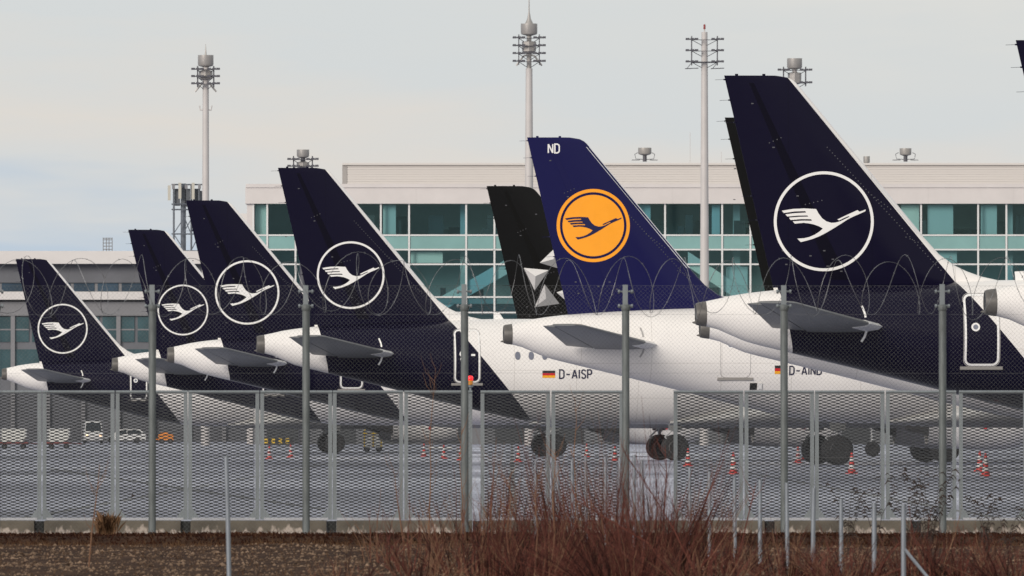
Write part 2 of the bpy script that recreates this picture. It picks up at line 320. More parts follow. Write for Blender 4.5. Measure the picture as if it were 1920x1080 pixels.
def airliner(px, sc, label, long=False, paint='navy', ring=1.42, ringc=(3.62, 7.5), fin='navy', reg=None, yaw=4.5, emblem='ring'):
    d = F / sc; root = empty('parked_airliner', (gx(px, d), d, 0), label, 'airliner', 'airliners parked in a row', R(yaw))
    S = lambda X: stretch(X, long); bodym = M_['navy'] if paint == 'navy' else M_['white']
    finm = {'navy': M_['navy'], 'blue': M_['blue_fin'], 'black': M_['black_fin']}[fin]
    key = (long, paint)
    def body():
        m = MB(); xs = sorted(set([p[0] for p in TOP] + [p[0] for p in BOT] + [.24, .6, 2, 3, 3.6, 5, 5.8, 7.4, 8, 9.6, 11.2, 11.8, 14, 17, 20, 23, 26, 29, 35, 35.8, 36.2])); xs = [x for x in xs if x > .2]; secs = []; n = 56
        for x in xs:
            zc = (ftop(x) + fbot(x)) / 2; h = (ftop(x) - fbot(x)) / 2; a = fhw(x)
            secs.append([(S(x), a * math.cos(2 * math.pi * j / n), zc + h * math.sin(2 * math.pi * j / n)) for j in range(n)])
        m.loft(secs); return m.mesh('fuselage', bodym, 50)
    link('fuselage', cached(('body', key), body), root)
    def noz():
        m = MB(); m.lathe([(.30, .25), (.371, .245), (.345, .05), (.315, -.05), (.27, -.06), (.25, .12)], 28, 'X', (0, 0, 4.75)); m.lathe([(.05, .05), (.035, -.1), (.012, -.16)], 8, 'X', (0, 0, 4.5))
        return m.mesh('exhaust_nozzle', M_['nozzle'], 40)
    nz_ = link('exhaust_nozzle', cached('noz', noz), root)
    def hole():
        m = MB(); m.lathe([(.255, -.045), (.2, -.04), (.05, .05)], 24, 'X', (0, 0, 4.75)); return m.mesh('exhaust_opening', M_['dark'], 40)
    link('exhaust_opening', cached('hole', hole), nz_)
    def finb():
        m = MB(); fin_loft(m, lambda Z: fin_hinge(Z) + .025, fin_le, FZ); return m.mesh('fin', finm, 35)
    fo = link('fin', cached(('fin', fin), finb), root)
    def rud():
        m = MB(); fin_loft(m, fin_te, lambda Z: fin_hinge(Z) + .05, RZ_, .95, 8)
        for Z in (11.6, 11.0, 10.35, 8.2, 7.5):
            m.tube([(fin_te(Z) + .05, 0, Z), (fin_te(Z) - .05, 0, Z)], [.03, .02], 5); m.tube([(fin_te(Z) - .05, 0, Z), (fin_te(Z) - .30, 0, Z - .01)], .007, 4)
        for x in (1.1, 1.9): m.box(x, x + .09, -.01, .01, 11.7, 11.77)
        return m.mesh('rudder', finm, 35)
    link('rudder', cached(('rud', fin), rud), root)
    def le_strip():
        m = MB(); secs = []
        for Z in np.linspace(11.38, 7.1, 14):
            le = fin_le(Z); secs.append([(le - .13, -fin_half(le - .13, Z) - .008, Z), (le + .012, -.02, Z), (le + .012, .02, Z), (le - .13, fin_half(le - .13, Z) + .008, Z)])
        m.loft(secs, closed=False, cap=False); return m.mesh('leading_edge', M_['slat'], 40)
    if fin != 'black': link('leading_edge', cached('les', le_strip), fo)
    yfin = lambda X, Z: -(fin_half(X, Z) + .012)
    def band():  # strip along the hinge gap seal, the recess's darker reflection painted in
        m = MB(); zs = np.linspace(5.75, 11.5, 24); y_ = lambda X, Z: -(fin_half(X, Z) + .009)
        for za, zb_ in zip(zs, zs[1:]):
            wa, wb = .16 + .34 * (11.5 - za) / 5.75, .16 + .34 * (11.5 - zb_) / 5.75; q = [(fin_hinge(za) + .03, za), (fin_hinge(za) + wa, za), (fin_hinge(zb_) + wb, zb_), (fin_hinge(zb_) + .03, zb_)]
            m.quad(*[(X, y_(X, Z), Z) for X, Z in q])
        return m.mesh('hinge_shade_band', M_['band_' + fin], fix=False)
    link('hinge_shade_band', cached(('band', fin), band), fo)
    def joints():
        m = MB(); y_ = lambda X, Z: -(fin_half(X, Z) + .0095)
        for (xa, za), (xb, zb_) in (((3.79, 9.62), (7.2, 5.95)), ((5.0, 8.3), (5.75, 7.75)), ((2.1, 9.75), (2.55, 9.95)), ((3.15, 7.95), (3.75, 8.1)), ((6.1, 7.0), (6.7, 6.75))):
            L = math.dist((xa, za), (xb, zb_)); k = int(L / .11)
            for i in range(k):
                X, Z = xa + (xb - xa) * i / k, za + (zb_ - za) * i / k; m.quad(*[(X + a, y_(X + a, Z + b), Z + b) for a, b in ((-.014, -.014), (.014, -.014), (.014, .014), (-.014, .014))])
        for X, Z in ((2.22, 9.62), (2.92, 8.2), (3.7, 6.6), (3.95, 6.35), (3.8, 6.15), (1.1, 9.0), (2.6, 6.2), (2.5, 6.6), (4.2, 6.0), (3.3, 6.45), (1.6, 10.9)): m.quad(*[(X + a, y_(X + a, Z + b), Z + b) for a, b in ((-.035, -.016), (.035, -.016), (.035, .016), (-.035, .016))])
        return m.mesh('rivet_lines', M_['joint_mark'], fix=False)
    link('rivet_lines', cached('joints', joints), fo)
    cx, cz = ringc
    if emblem == 'ring':
        m = MB(); strip(m, circ(cx, cz, ring * .971), ring * .058, yfin, True); fill(m, crane(cx, cz, ring), yfin)
        m.build('tail_emblem', M_['mark_white'], root, fix=False)
    elif emblem == 'gold':
        m = MB(); y2 = lambda X, Z: yfin(X, Z) - .006
        strip(m, circ(cx, cz, ring * .955), ring * .09, yfin, True, 0); fill(m, circ(cx, cz, ring * .84), yfin, 0, 3)
        fill(m, crane(cx, cz, ring * .92), y2, 1)
        m.build('tail_emblem', [M_['gold'], M_['blue_mark']], root, fix=False)
        m = MB(); text(m, 'ND', 1.53, 11.17, .31, .047, yfin); m.build('fin_letters', M_['mark_white'], root, fix=False)
    elif emblem == 'star':
        for k in range(5):
            m = MB(); a = R(72 * k + 177)
            def T(u, v): return (cx + ring * (u * math.cos(a) - v * math.sin(a)), cz + ring * (u * math.sin(a) + v * math.cos(a)))
            # a three faced pyramid seen from above, its blunt side to the outside
            A, B, D, I = (.95, -.30), (.23, -.27), (.60, .33), (.60, -.08)
            faces = [(A, B, I), (B, D, I), (D, A, I)]
            for q in faces:
                p = [T(*x) for x in q]; mx_ = [(p[0][0] + p[1][0]) / 2 - T(*I)[0], (p[0][1] + p[1][1]) / 2 - T(*I)[1]]
                ang = math.degrees(math.atan2(mx_[1], mx_[0])); li = 0 if 40 < ang < 150 else (1 if (ang >= 150 or ang < -130) else 2)
                fill(m, p, yfin, li, 1)
            m.build('star_point', [M_['star_a'], M_['star_b'], M_['star_c']], root, fix=False)
    # tailplane
    def stab(sg):
        m = MB(); sec = [(sg * y, *q) for y, *q in ((.55, 5.75, 1.98, 4.25, .10), (1.05, 5.42, 2.10, 4.33, .10), (3.6, 3.80, 1.46, 4.68, .095), (5.95, 2.32, .86, 5.0, .09), (6.18, 2.0, .83, 5.03, .06))]
        m.loft(wing_secs(sec, 0, .70)); return m.mesh('tailplane', M_['grey'], 35)
    def elev(sg):
        m = MB(); sec = [(sg * y, *q) for y, *q in ((1.15, 5.36, 2.08, 4.34, .10), (3.6, 3.80, 1.46, 4.68, .095), (5.9, 2.35, .87, 4.99, .09))]
        m.loft(wing_secs(sec, .715, 1, 6)); return m.mesh('elevator', M_['grey'], 35)
    def stle(sg):
        m = MB(); secs = []
        for y, xl, z in ((1.0, 5.50, 4.325), (2.0, 4.83, 4.46)): secs.append([(xl + .015, sg * y, z), (xl - .1, sg * y, z + .09), (xl - .5, sg * y, z + .15), (xl - .5, sg * y, z - .135), (xl - .1, sg * y, z - .085)])
        m.loft(secs); return m.mesh('bare_root_edge', M_['mark_white'], 40)
    for sg in (-1, 1):
        t = link('tailplane', cached(('stab', sg), lambda: stab(sg)), root); link('elevator', cached(('elev', sg), lambda: elev(sg)), t); link('bare_root_edge', cached(('stle', sg), lambda: stle(sg)), t)
    yb = lambda X, Z: fus_y(X, Z, .010)
    m = MB(); pts = [(4.70, 4.98), (4.77, 4.8), (4.80, 4.64)]; strip(m, pts, .06, yb); pts = [(4.82, 4.24), (4.77, 4.08), (4.68, 3.93)]; strip(m, pts, .065, yb); m.build('seal_strip', M_['mark_white'] if paint == 'navy' else M_['outline_grey'], root, fix=False)
    # rear door
    dx = (7.68, 8.62) if not reg or reg[0] != 'D-AIND' else (7.55, 8.5)
    m = MB(); pts = rrect(dx[0], dx[1], 3.26, 5.3, .17)
    if paint == 'navy': strip(m, pts, .062, yb, True, 0)
    strip(m, rrect(dx[0] - .05, dx[1] + .05, 3.21, 5.35, .2), .018, lambda X, Z: fus_y(X, Z, .006), True, 1)
    do = m.build('door', [M_['mark_white'], M_['outline_grey']], root, fix=False)
    m = MB(); strip(m, circ((dx[0] + .29), 4.36, .1, 20), .05, yb, True, 0); fill(m, circ(dx[0] + .29, 4.36, .075, 16), yb, 1, 0); m.build('door_window', [M_['mark_white'], M_['cabin_glass']], do, fix=False)
    m = MB(); yS = [fus_y(x, 3.15, 0) for x in (dx[0] - .12, dx[1] + .12)]
    m.add([(dx[0] - .14, yS[0] + .1, 3.10), (dx[1] + .14, yS[1] + .1, 3.10), (dx[1] + .14, yS[1] - .06, 3.12), (dx[0] - .14, yS[0] - .06, 3.12), (dx[0] - .14, yS[0] + .1, 3.25), (dx[1] + .14, yS[1] + .1, 3.25), (dx[1] + .14, yS[1] - .05, 3.21), (dx[0] - .14, yS[0] - .05, 3.21)],
          [(0, 3, 2, 1), (4, 5, 6, 7), (0, 1, 5, 4), (1, 2, 6, 5), (2, 3, 7, 6), (3, 0, 4, 7)]); m.build('door_sill', M_['sill'], do)
    if reg and paint == 'navy':
        for a, b, c, e_ in ((.20, .48, 4.12, 4.2), (.62, .78, 4.28, 4.36)):
            m = MB(); m.quad(*[(dx[0] + x, yb(dx[0] + x, z), z) for x, z in ((a, c), (b, c), (b, e_), (a, e_))]); m.build('door_placard', M_['mark_white'], do, fix=False)
    # cabin windows: one mesh, shifted along the straight part of the body
    def win():
        m = MB(); fill(m, [(20 + .105 * math.cos(t) * (abs(math.cos(t)) ** -.25 if abs(math.cos(t)) > .01 else 1), 4.29 + .16 * math.sin(t)) for t in np.linspace(0, 2 * math.pi, 20, endpoint=False)], lambda X, Z: fus_y(X, Z, .012), 0, 0)
        for v_ in range(len(m.v)): m.v[v_] = (m.v[v_][0] - 20, m.v[v_][1], m.v[v_][2])
        return m.mesh('cabin_window', M_['cabin_glass'])
    wm = cached('win', win); endw = S(32.2)
    x = 10.13; k = 0
    while x < endw:
        if x < 13.2:
            def w1():
                m = MB(); fill(m, [(x + .105 * math.cos(t) * (abs(math.cos(t)) ** -.25 if abs(math.cos(t)) > .01 else 1), 4.29 + .16 * math.sin(t)) for t in np.linspace(0, 2 * math.pi, 20, endpoint=False)], lambda X, Z: fus_y(X, Z, .012), 0, 0); return m.mesh('cabin_window', M_['cabin_glass'])
            link('cabin_window', cached(('win', k), w1), root)
        else: link('cabin_window', wm, root, (x, 0, 0))
        x += .533; k += 1
    if reg:
        tx, tz, th, flag = reg[1]
        m = MB(); text(m, reg[0], tx, tz, th, th * .165, yb); m.build('registration', M_['ink'], root, fix=False)
        m = MB(); fx0, fx1, fz0, fz1 = flag; hh = (fz1 - fz0) / 3
        for i in range(3): m.quad(*[(X, yb(X, Z), Z) for X, Z in ((fx0, fz0 + hh * i), (fx1, fz0 + hh * i), (fx1, fz0 + hh * (i + 1)), (fx0, fz0 + hh * (i + 1)))], 2 - i)
        m.build('national_flag', [M_['flag_black'], M_['flag_red'], M_['flag_gold']], root, fix=False)
    # wings, belly, engines
    wo_ = AFT if long else 0
    def wing(sg):
        m = MB(); sec = [(sg * y, a + wo_, b + wo_, z, t) for y, a, b, z, t in ((1.2, 26.3, 18.8, 2.35, .13), (1.95, 25.7, 18.8, 2.42, .13), (6.4, 23.3, 18.75, 2.95, .115), (11.5, 20.6, 17.4, 3.45, .11), (16.6, 18.3, 16.65, 4.0, .1), (16.95, 18.1, 16.6, 4.12, .09))]
        m.loft(wing_secs(sec)); return m.mesh('wing', M_['grey'], 35)
    def fair(sg, y, xt, z):
        m = MB(); m.lathe([(.02, -1.5), (.14, -1.0), (.2, 0), (.19, 1.2), (.1, 2.0), (.02, 2.3)], 10, 'X', (xt + wo_, sg * y, z - .28)); return m.mesh('flap_fairing', M_['grey'], 40)
    for sg in (-1, 1):
        def shark():
            m = MB(); sec = [(sg * y, a + wo_, b + wo_, z, t) for y, a, b, z, t in ((16.95, 18.12, 16.58, 4.12, .09), (17.2, 17.9, 16.5, 4.45, .08), (17.4, 17.3, 16.3, 5.2, .07), (17.62, 16.75, 16.15, 6.4, .06), (17.7, 16.45, 16.05, 6.75, .05))]
            m.loft(wing_secs(sec)); return m.mesh('winglet', M_['white'], 35)
        wg = link('wing', cached(('wing', sg, long), lambda: wing(sg)), root); link('winglet', cached(('shark', sg, long), shark), wg)
        for y, xt, z in ((6.4, 19.0, 2.9), (9.6, 18.2, 3.25), (12.9, 17.3, 3.6)): link('flap_fairing', cached(('fair', sg, y, long), lambda: fair(sg, y, xt, z)), wg)
        def eng():
            m = MB(); o = (wo_, sg * 5.75, 1.86)
            m.lathe([(.86, 26.4), (.98, 27.05), (1.06, 27.12), (1.14, 27.0), (1.24, 26.3), (1.26, 25.4), (1.22, 24.4), (1.08, 23.2), (1.02, 23.22), (.9, 23.8)], 36, 'X', o)
            return m.mesh('engine', M_['white'], 45)
        en = link('engine', cached(('eng', sg, long), eng), root)
        def core():
            m = MB(); o = (wo_, sg * 5.75, 1.86); m.lathe([(.9, 26.3), (.89, 23.7), (.74, 23.3), (.5, 22.4), (.34, 22.4), (.3, 22.2), (.05, 21.8)], 24, 'X', o); return m.mesh('engine_core', M_['nozzle'], 40)
        link('engine_core', cached(('core', sg, long), core), en)
        if sg < 0:
            def flg():
                m = MB(); X = 25.55 + wo_; m.add([(X, -7.06, 2.2), (X + .16, -7.05, 2.2), (X + .02, -7.03, 1.75), (X - .14, -7.03, 1.75), (X - .12, -7.02, 1.4), (X - .26, -7.02, 1.4)], [(0, 1, 2, 3), (3, 2, 4, 5)]); return m.mesh('red_streamer', M_['red_flag'], fix=False)
            link('red_streamer', cached(('flg', long), flg), en)
        def pyl():
            m = MB(); m.add([(p[0] + wo_, sg * 5.75 + q, p[1]) for p in ((22.0, 2.62), (26.4, 3.0), (24.2, 3.0), (21.0, 2.9)) for q in (-.16, .16)], [(0, 2, 3, 1), (2, 4, 5, 3), (4, 6, 7, 5), (6, 0, 1, 7), (0, 6, 4, 2), (1, 3, 5, 7)]); return m.mesh('pylon', M_['grey'])
        link('pylon', cached(('pyl', sg, long), pyl), en)
        def gear():
            m = MB(); X = 19.9 + wo_; y = sg * 3.8; m.tube([(X, y, .6), (X, y * 1.02, 1.4)], .085, 12); m.tube([(X, y * 1.02, 1.3), (X + .05, y * 1.05, 2.7)], .14, 12); m.tube([(X, y, 1.2), (X - .1, y * .55, 2.3)], .06, 8); m.tube([(X - .05, y, .7), (X - .45, y, 1.05), (X - .05, y, 1.45)], .045, 8); m.tube([(X, y - .5, .58), (X, y + .5, .58)], .07, 10); return m.mesh('main_gear', M_['strut'], 40)
        gr = link('main_gear', cached(('gear', sg, long), gear), root)
        def gdoor():
            m = MB(); X = 19.9 + wo_; m.add([(X - .30, sg * 4.1, 1.35), (X + .30, sg * 4.1, 1.35), (X + .42, sg * 4.0, 2.5), (X - .42, sg * 4.0, 2.5), (X - .30, sg * 4.05, 1.35), (X + .30, sg * 4.05, 1.35), (X + .42, sg * 3.95, 2.5), (X - .42, sg * 3.95, 2.5)], [(0, 1, 2, 3), (7, 6, 5, 4), (0, 4, 5, 1), (1, 5, 6, 2), (2, 6, 7, 3), (3, 7, 4, 0)]); return m.mesh('gear_door', M_['grey'])
        link('gear_door', cached(('gdoor', sg, long), gdoor), gr)
        for dy in (-.46, .46):
            def whl():
                m = MB(); o = (19.9 + wo_, sg * 3.8 + dy, .585)
                m.lathe([(.33, -.2), (.46, -.215), (.55, -.19), (.58, -.11), (.585, 0), (.58, .11), (.55, .19), (.46, .215), (.33, .2)], 36, 'Y', o); return m.mesh('wheel', M_['tyre'], 40)
            wl = link('wheel', cached(('whl', sg, dy, long), whl), gr)
            def rimf():
                m = MB(); o = (19.9 + wo_, sg * 3.8 + dy, .585); m.lathe([(.1, -.18), (.2, -.13), (.32, -.205), (.335, -.2), (.335, .2), (.32, .205), (.2, .13), (.1, .18)], 24, 'Y', o); return m.mesh('rim', M_['rim'], 40)
            # a rim is a piece of its wheel
            link('rim', cached(('rim', sg, dy, long), rimf), wl)
    def belly():
        m = MB(); secs = []; n = 28
        for x, a, h, zc in ((13.6, .7, .1, 1.66), (15, 1.35, .32, 1.8), (17, 1.9, .58, 2.03), (19, 2.08, .72, 2.16), (23, 2.08, .72, 2.16), (26, 1.9, .58, 2.03), (28, 1.3, .3, 1.8), (29.2, .7, .1, 1.66)):
            secs.append([(x + wo_, a * math.cos(2 * math.pi * j / n), zc + h * math.sin(2 * math.pi * j / n) * 1.0) for j in range(n)])
        m.loft(secs); return m.mesh('belly_fairing', M_['belly'], 50)
    link('belly_fairing', cached(('belly', long), belly), root)
    nx = S(32.5)
    def nose():
        m = MB(); m.tube([(nx, 0, .4), (nx - .05, 0, 2.0)], .08, 10); m.tube([(nx, 0, 1.2), (nx + .7, 0, 2.0)], .05, 8)
        for dy in (-.25, .25): m.lathe([(.1, -.06), (.2, -.11), (.34, -.1), (.38, 0), (.34, .1), (.2, .11), (.1, .06)], 24, 'Y', (nx, dy, .38), 1)
        return m.mesh('nose_gear', [M_['strut'], M_['tyre']], 40)
    link('nose_gear', cached(('nose', long), nose), root)
    if emblem == 'gold':
        m = MB(); m.quad(*[(X, fus_y(X, Z, .01), Z) for X, Z in ((8.55, 2.78), (8.80, 2.78), (8.80, 3.02), (8.55, 3.02))], 0); m.build('vent_opening', M_['dark'], root, fix=False)
        m = MB(); m.quad(*[(X, fus_y(X, Z, .05), Z) for X, Z in ((8.82, 2.80), (8.97, 2.80), (8.97, 3.02), (8.82, 3.02))], 0); m.build('vent_flap', M_['mark_white'], root, fix=False)
    def blade(): 
        m = MB(); m.add([(9.35, -.02, 5.7), (9.75, -.02, 5.7), (9.55, -.01, 6.0), (9.32, -.01, 6.0), (9.35, .02, 5.7), (9.75, .02, 5.7), (9.55, .01, 6.0), (9.32, .01, 6.0)], [(0, 1, 2, 3), (4, 7, 6, 5), (0, 4, 5, 1), (1, 5, 6, 2), (2, 6, 7, 3), (3, 7, 4, 0)]); return m.mesh('blade_antenna', M_['mark_white'])
    link('blade_antenna', cached('blade', blade), root)
    def skid():
        m = MB(); m.add([(2.35, 0, 3.72), (2.8, 0, 3.62), (2.42, 0, 3.48), (2.35, .03, 3.72), (2.8, .03, 3.62), (2.42, .03, 3.48)], [(0, 1, 2), (3, 5, 4), (0, 2, 5, 3), (1, 4, 5, 2), (0, 3, 4, 1)])
    link('drain_mast', cached('skid', skid), root)
    return root
airliner(1850, 70.6, 'white airliner tail tip poking in at the right edge, only cone and brown nozzle showing')
airliner(1308, 64.2, 'nearest dark navy airliner with the largest white ringed crane on its tail', ring=1.46, ringc=(3.69, 7.46))
airliner(1315, 56.6, 'white airliner with black fin almost hidden behind the nearest big navy tail', paint='white', fin='black', emblem=None)
airliner(947, 53.0, 'white airliner with royal blue fin and golden crane disc, letters ND on the fin', paint='white', fin='blue', emblem='gold', ring=1.295, ringc=(3.12, 8.6), reg=('D-AIND', (9.93, 3.32, .29, (9.40, 9.76, 3.34, 3.64))))
airliner(484, 47.5, 'navy and white airliner registered D-AISP with cabin windows beside its door', long=True, ring=1.335, ringc=(3.65, 7.48), reg=('D-AISP', (11.78, 3.40, .335, (11.1, 11.6, 3.42, 3.7))))
airliner(878, 44.2, 'airliner with matt black fin carrying grey star points, behind the blue fin', paint='white', fin='black', emblem='star', ring=1.48, ringc=(3.73, 7.73))
airliner(316, 41.6, 'navy tailed airliner third from the left, overlapping the tail to its left', long=True, ring=1.45, ringc=(3.54, 7.57))
airliner(212, 36.3, 'navy tailed airliner second from the left, its ring half behind the fence post', long=True, ring=1.31, ringc=(3.6, 7.57))
airliner(5, 31.0, 'farthest navy tailed airliner at the left edge of the row', ring=1.51, ringc=(3.62, 7.5))

# ------------------------------------------------------------------ ground
def ground_mat():
    m = bpy.data.materials.new('apron_concrete'); m.use_nodes = True; t = m.node_tree; b = t.nodes['Principled BSDF']
    g = N(t, 'ShaderNodeTexCoord'); mp = N(t, 'ShaderNodeMapping'); mp.inputs['Scale'].default_value = (.05, .012, 1); t.links.new(g.outputs['Object'], mp.inputs[0])
    z = N(t, 'ShaderNodeTexNoise'); z.inputs['Scale'].default_value = 1; z.inputs['Detail'].default_value = 6; z.inputs['Roughness'].default_value = .6; t.links.new(mp.outputs[0], z.inputs['Vector'])
    br = N(t, 'ShaderNodeTexBrick'); br.inputs['Scale'].default_value = 1; br.inputs['Brick Width'].default_value = 7.5; br.inputs['Row Height'].default_value = 7.5; br.inputs['Mortar Size'].default_value = .09; br.offset = 0
    br.inputs['Color1'].default_value = (.285, .30, .385, 1); br.inputs['Color2'].default_value = (.32, .335, .425, 1); br.inputs['Mortar'].default_value = (.09, .09, .095, 1); t.links.new(g.outputs['Object'], br.inputs['Vector'])
    r = N(t, 'ShaderNodeValToRGB'); r.color_ramp.elements[0].position = .38; r.color_ramp.elements[1].position = .62; r.color_ramp.elements[0].color = (.50, .50, .50, 1); r.color_ramp.elements[1].color = (1.15, 1.15, 1.18, 1)
    t.links.new(z.outputs['Fac'], r.inputs[0]); x = N(t, 'ShaderNodeMixRGB', blend_type='MULTIPLY'); x.inputs[0].default_value = 1
    t.links.new(br.outputs['Color'], x.inputs[1]); t.links.new(r.outputs[0], x.inputs[2]); t.links.new(x.outputs[0], b.inputs['Base Color'])
    rr = N(t, 'ShaderNodeMapRange'); rr.inputs['From Min'].default_value = .4; rr.inputs['From Max'].default_value = .6; rr.inputs['To Min'].default_value = .6; rr.inputs['To Max'].default_value = .28
    t.links.new(z.outputs['Fac'], rr.inputs[0]); t.links.new(rr.outputs[0], b.inputs['Roughness']); b.inputs['Specular IOR Level'].default_value = .4
    return m
m = MB(); m.quad((-3000, 151.5, .0), (3000, 151.5, .0), (3000, 2600, .0), (-3000, 2600, .0)); tag(m.build('apron', ground_mat()), None, None, kind='structure')
m = MB(); a_, b_ = HC * F / (880 - YH), HC * F / (955 - YH)
m.quad((gx(90, a_), a_, .004), (gx(98, a_), a_ + 3, .004), (gx(612, b_), b_ + .6, .004), (gx(600, b_), b_ - .4, .004)); tag(m.build('drain_path', mat('dark_drain_channel', (.07, .072, .08), .6)), None, None, kind='structure')
M_['dirt'] = mat('brown_soil', (.074, .041, .026), .95, col2=(.019, .0095, .0065), scale=2.2, bump=1.0, detail=9, spec=.05)
xs = [-3000, -600, -60, -16] + list(np.linspace(-9, 9, 150)) + [16, 60, 600, 3000]; ys = [-600, -300, -20, 40, 80] + list(np.linspace(96, 151.4, 220)) + [151.6]
m = MB(); n = len(xs)
def gz(x, y):
    if y < 90 or y > 151.45: return -.012
    q = noise.noise(Vector((x * .9, y * .35, 0))) * .035 + noise.noise(Vector((x * 5, y * 1.6, 3))) * .02
    t_ = min(max((y + noise.noise(Vector((x * 1.4, 0, 8))) * .35 - 147.0) / .7, 0), 1); t_ = t_ * t_ * (3 - 2 * t_)
    return q * (1 - .75 * t_) - .085 + .1 * t_ + .03 * noise.noise(Vector((x * .5, y * .12, 7)))* (1 - t_)
m.add([(x, y, gz(x, y)) for y in ys for x in xs], [(j * n + i, j * n + i + 1, (j + 1) * n + i + 1, (j + 1) * n + i) for j in range(len(ys) - 1) for i in range(n - 1)])
tag(m.build('verge_ground', M_['dirt'], smooth=80), None, None, kind='structure')
M_['stone'] = mat('gravel_stone', (.26, .18, .125), .9, col2=(.040, .023, .015), scale=1.2, detail=2, spec=.1)
rg = random.Random(3); m = MB()
for i in range(15000):
    y = 100 + 45 * rg.random() ** .8; x = rg.uniform(-1, 1) * .048 * y; r = rg.choice((.006, .008, .010, .013, .02)) * rg.uniform(.7, 1.5); z = gz(x, y) + r * .3
    a = rg.uniform(0, 6.28); ca, sa = math.cos(a) * r, math.sin(a) * r
    m.add([(x + ca, y + sa, z), (x - sa, y + ca, z), (x - ca * .8, y - sa * .8, z), (x + sa * 1.1, y - ca * 1.1, z), (x + sa * .2, y, z + r * .8), (x, y, z - r)], [(0, 1, 4), (1, 2, 4), (2, 3, 4), (3, 0, 4), (1, 0, 5), (2, 1, 5), (3, 2, 5), (0, 3, 5)])
tag(m.build('gravel', M_['stone'], fix=False), 'loose gravel and stones scattered over the brown verge', 'gravel', kind='stuff')
M_['straw'] = mat('dry_grass', (.125, .075, .042), .9, col2=(.06, .030, .019), scale=1.5, detail=2, spec=.05)
m = MB()
for i in range(5200):
    y = (rg.uniform(143.5, 149.6) if i % 3 else rg.uniform(104, 146)); x = rg.uniform(-1, 1) * .047 * y; h = rg.uniform(.025, .11) * (1 if y > 143 else .7); a = rg.uniform(-.8, .8); z = gz(x, y) - .01; wd = .004
    m.add([(x - wd, y, z), (x + wd, y, z), (x + h * a * .5 + wd * .7, y, z + h * .6), (x + h * a * .5 - wd * .7, y, z + h * .6), (x + h * a, y - .02, z + h)], [(0, 1, 2, 3), (3, 2, 4)])
tag(m.build('dry_grass', M_['straw'], fix=False), 'withered brown grass and leaf litter along the fence', 'dry grass', kind='stuff')
m = MB(); M_['litter'] = mat('rusty_leaf_litter', (.050, .020, .012), .9, col2=(.018, .008, .006), scale=.8, detail=3, spec=.05)
for i in range(9000):
    y = rg.uniform(146.7, 150.2); x = rg.uniform(-1, 1) * .047 * y; h = rg.uniform(.012, .05); a = rg.uniform(-1.5, 1.5); z = gz(x, y) - .004; wd = rg.uniform(.006, .016)
    m.add([(x - wd, y, z), (x + wd, y - .01, z), (x + h * a + wd * .4, y - .02, z + h), (x + h * a - wd * .5, y, z + h * .9)], [(0, 1, 2, 3)])
tag(m.build('leaf_litter', M_['litter'], fix=False), 'rust brown leaf litter at the foot of the plinth', 'leaf litter', kind='stuff')
# ------------------------------------------------------------------ terminal
M_['panel'] = mat('beige_metal_panel', (.60, .565, .545), .5, var=.04, scale=.4)
M_['mullion'] = mat('white_mullion', (.66, .66, .645), .45)
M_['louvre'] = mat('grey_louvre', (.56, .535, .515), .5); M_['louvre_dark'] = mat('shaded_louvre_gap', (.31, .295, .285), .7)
M_['concrete'] = mat('grey_concrete', (.30, .30, .305), .8, var=.08, scale=.5)
M_['interior'] = mat('interior_wall', (.62, .68, .66), .7, var=.12, scale=.25)
M_['floor_slab'] = mat('floor_slab', (.36, .40, .38), .6); M_['furn'] = mat('dark_furniture', (.035, .045, .05), .6); M_['stair'] = mat('pale_staircase', (.72, .78, .74), .5)
def glass(name, tint, refl=.05):
    m = bpy.data.materials.new(name); m.use_nodes = True; t = m.node_tree; t.nodes.clear()
    o = N(t, 'ShaderNodeOutputMaterial'); a = N(t, 'ShaderNodeBsdfTransparent'); a.inputs[0].default_value = (*tint, 1); g = N(t, 'ShaderNodeBsdfGlossy'); g.inputs['Roughness'].default_value = .04; g.inputs[0].default_value = (.6, .95, .95, 1)
    x = N(t, 'ShaderNodeMixShader'); lw = N(t, 'ShaderNodeFresnel'); lw.inputs[0].default_value = 1.5; ml = N(t, 'ShaderNodeMath', operation='MULTIPLY'); ml.inputs[1].default_value = refl / .04; t.links.new(lw.outputs[0], ml.inputs[0])
    t.links.new(ml.outputs[0], x.inputs[0]); t.links.new(a.outputs[0], x.inputs[1]); t.links.new(g.outputs[0], x.inputs[2]); t.links.new(x.outputs[0], o.inputs[0]); return m
M_['glass_a'] = glass('teal_glass', (.54, .76, .80)); M_['glass_b'] = glass('deep_teal_glass', (.42, .68, .76)); M_['glass_c'] = glass('clear_teal_glass', (.68, .88, .88), .05)
M_['frost'] = mat('pale_teal_spandrel_glass', (.20, .36, .345), .18, var=.12, scale=.15)
TD = 1150.0; ts = F / TD
def tx(px): return (px - 960) / ts
def tz(py): return HC + (YH - py) / ts
T = empty('terminal_building', (0, TD, 0), 'long two storey airport terminal with teal glass front and beige roof band', 'terminal')
X0, X1 = tx(460), tx(2240)
zt, zb = tz(345), tz(382)
m = MB(); m.box(X0, X1, -.5, 26, zb, zt - .35); m.box(X0 + .05, X1, -.62, 26, zt - .35, zt)
for px in range(620, 2240, 160):                     # joints between roof band panels
    m.box(tx(px) - .02, tx(px) + .02, -.515, -.5, zb, zt - .36, 1)
m.build('roof_band', [M_['panel'], M_['louvre']], T)
m = MB(); a, b = tx(640), X1; z0, z1 = zt, tz(303)
m.box(a + .5, b, 6.17, 20, z0, z1 - .2); m.box(a, b, 5.8, 21, z1 - .2, z1, 0)
k = 0; z = z0 + .15
while z < z1 - .3: m.box(a + .45, b, 6.12, 6.3, z, z + .17, 0); z += .235
m.build('roof_plant', [M_['louvre'], M_['louvre_dark']], T)
m = MB(); z = z0
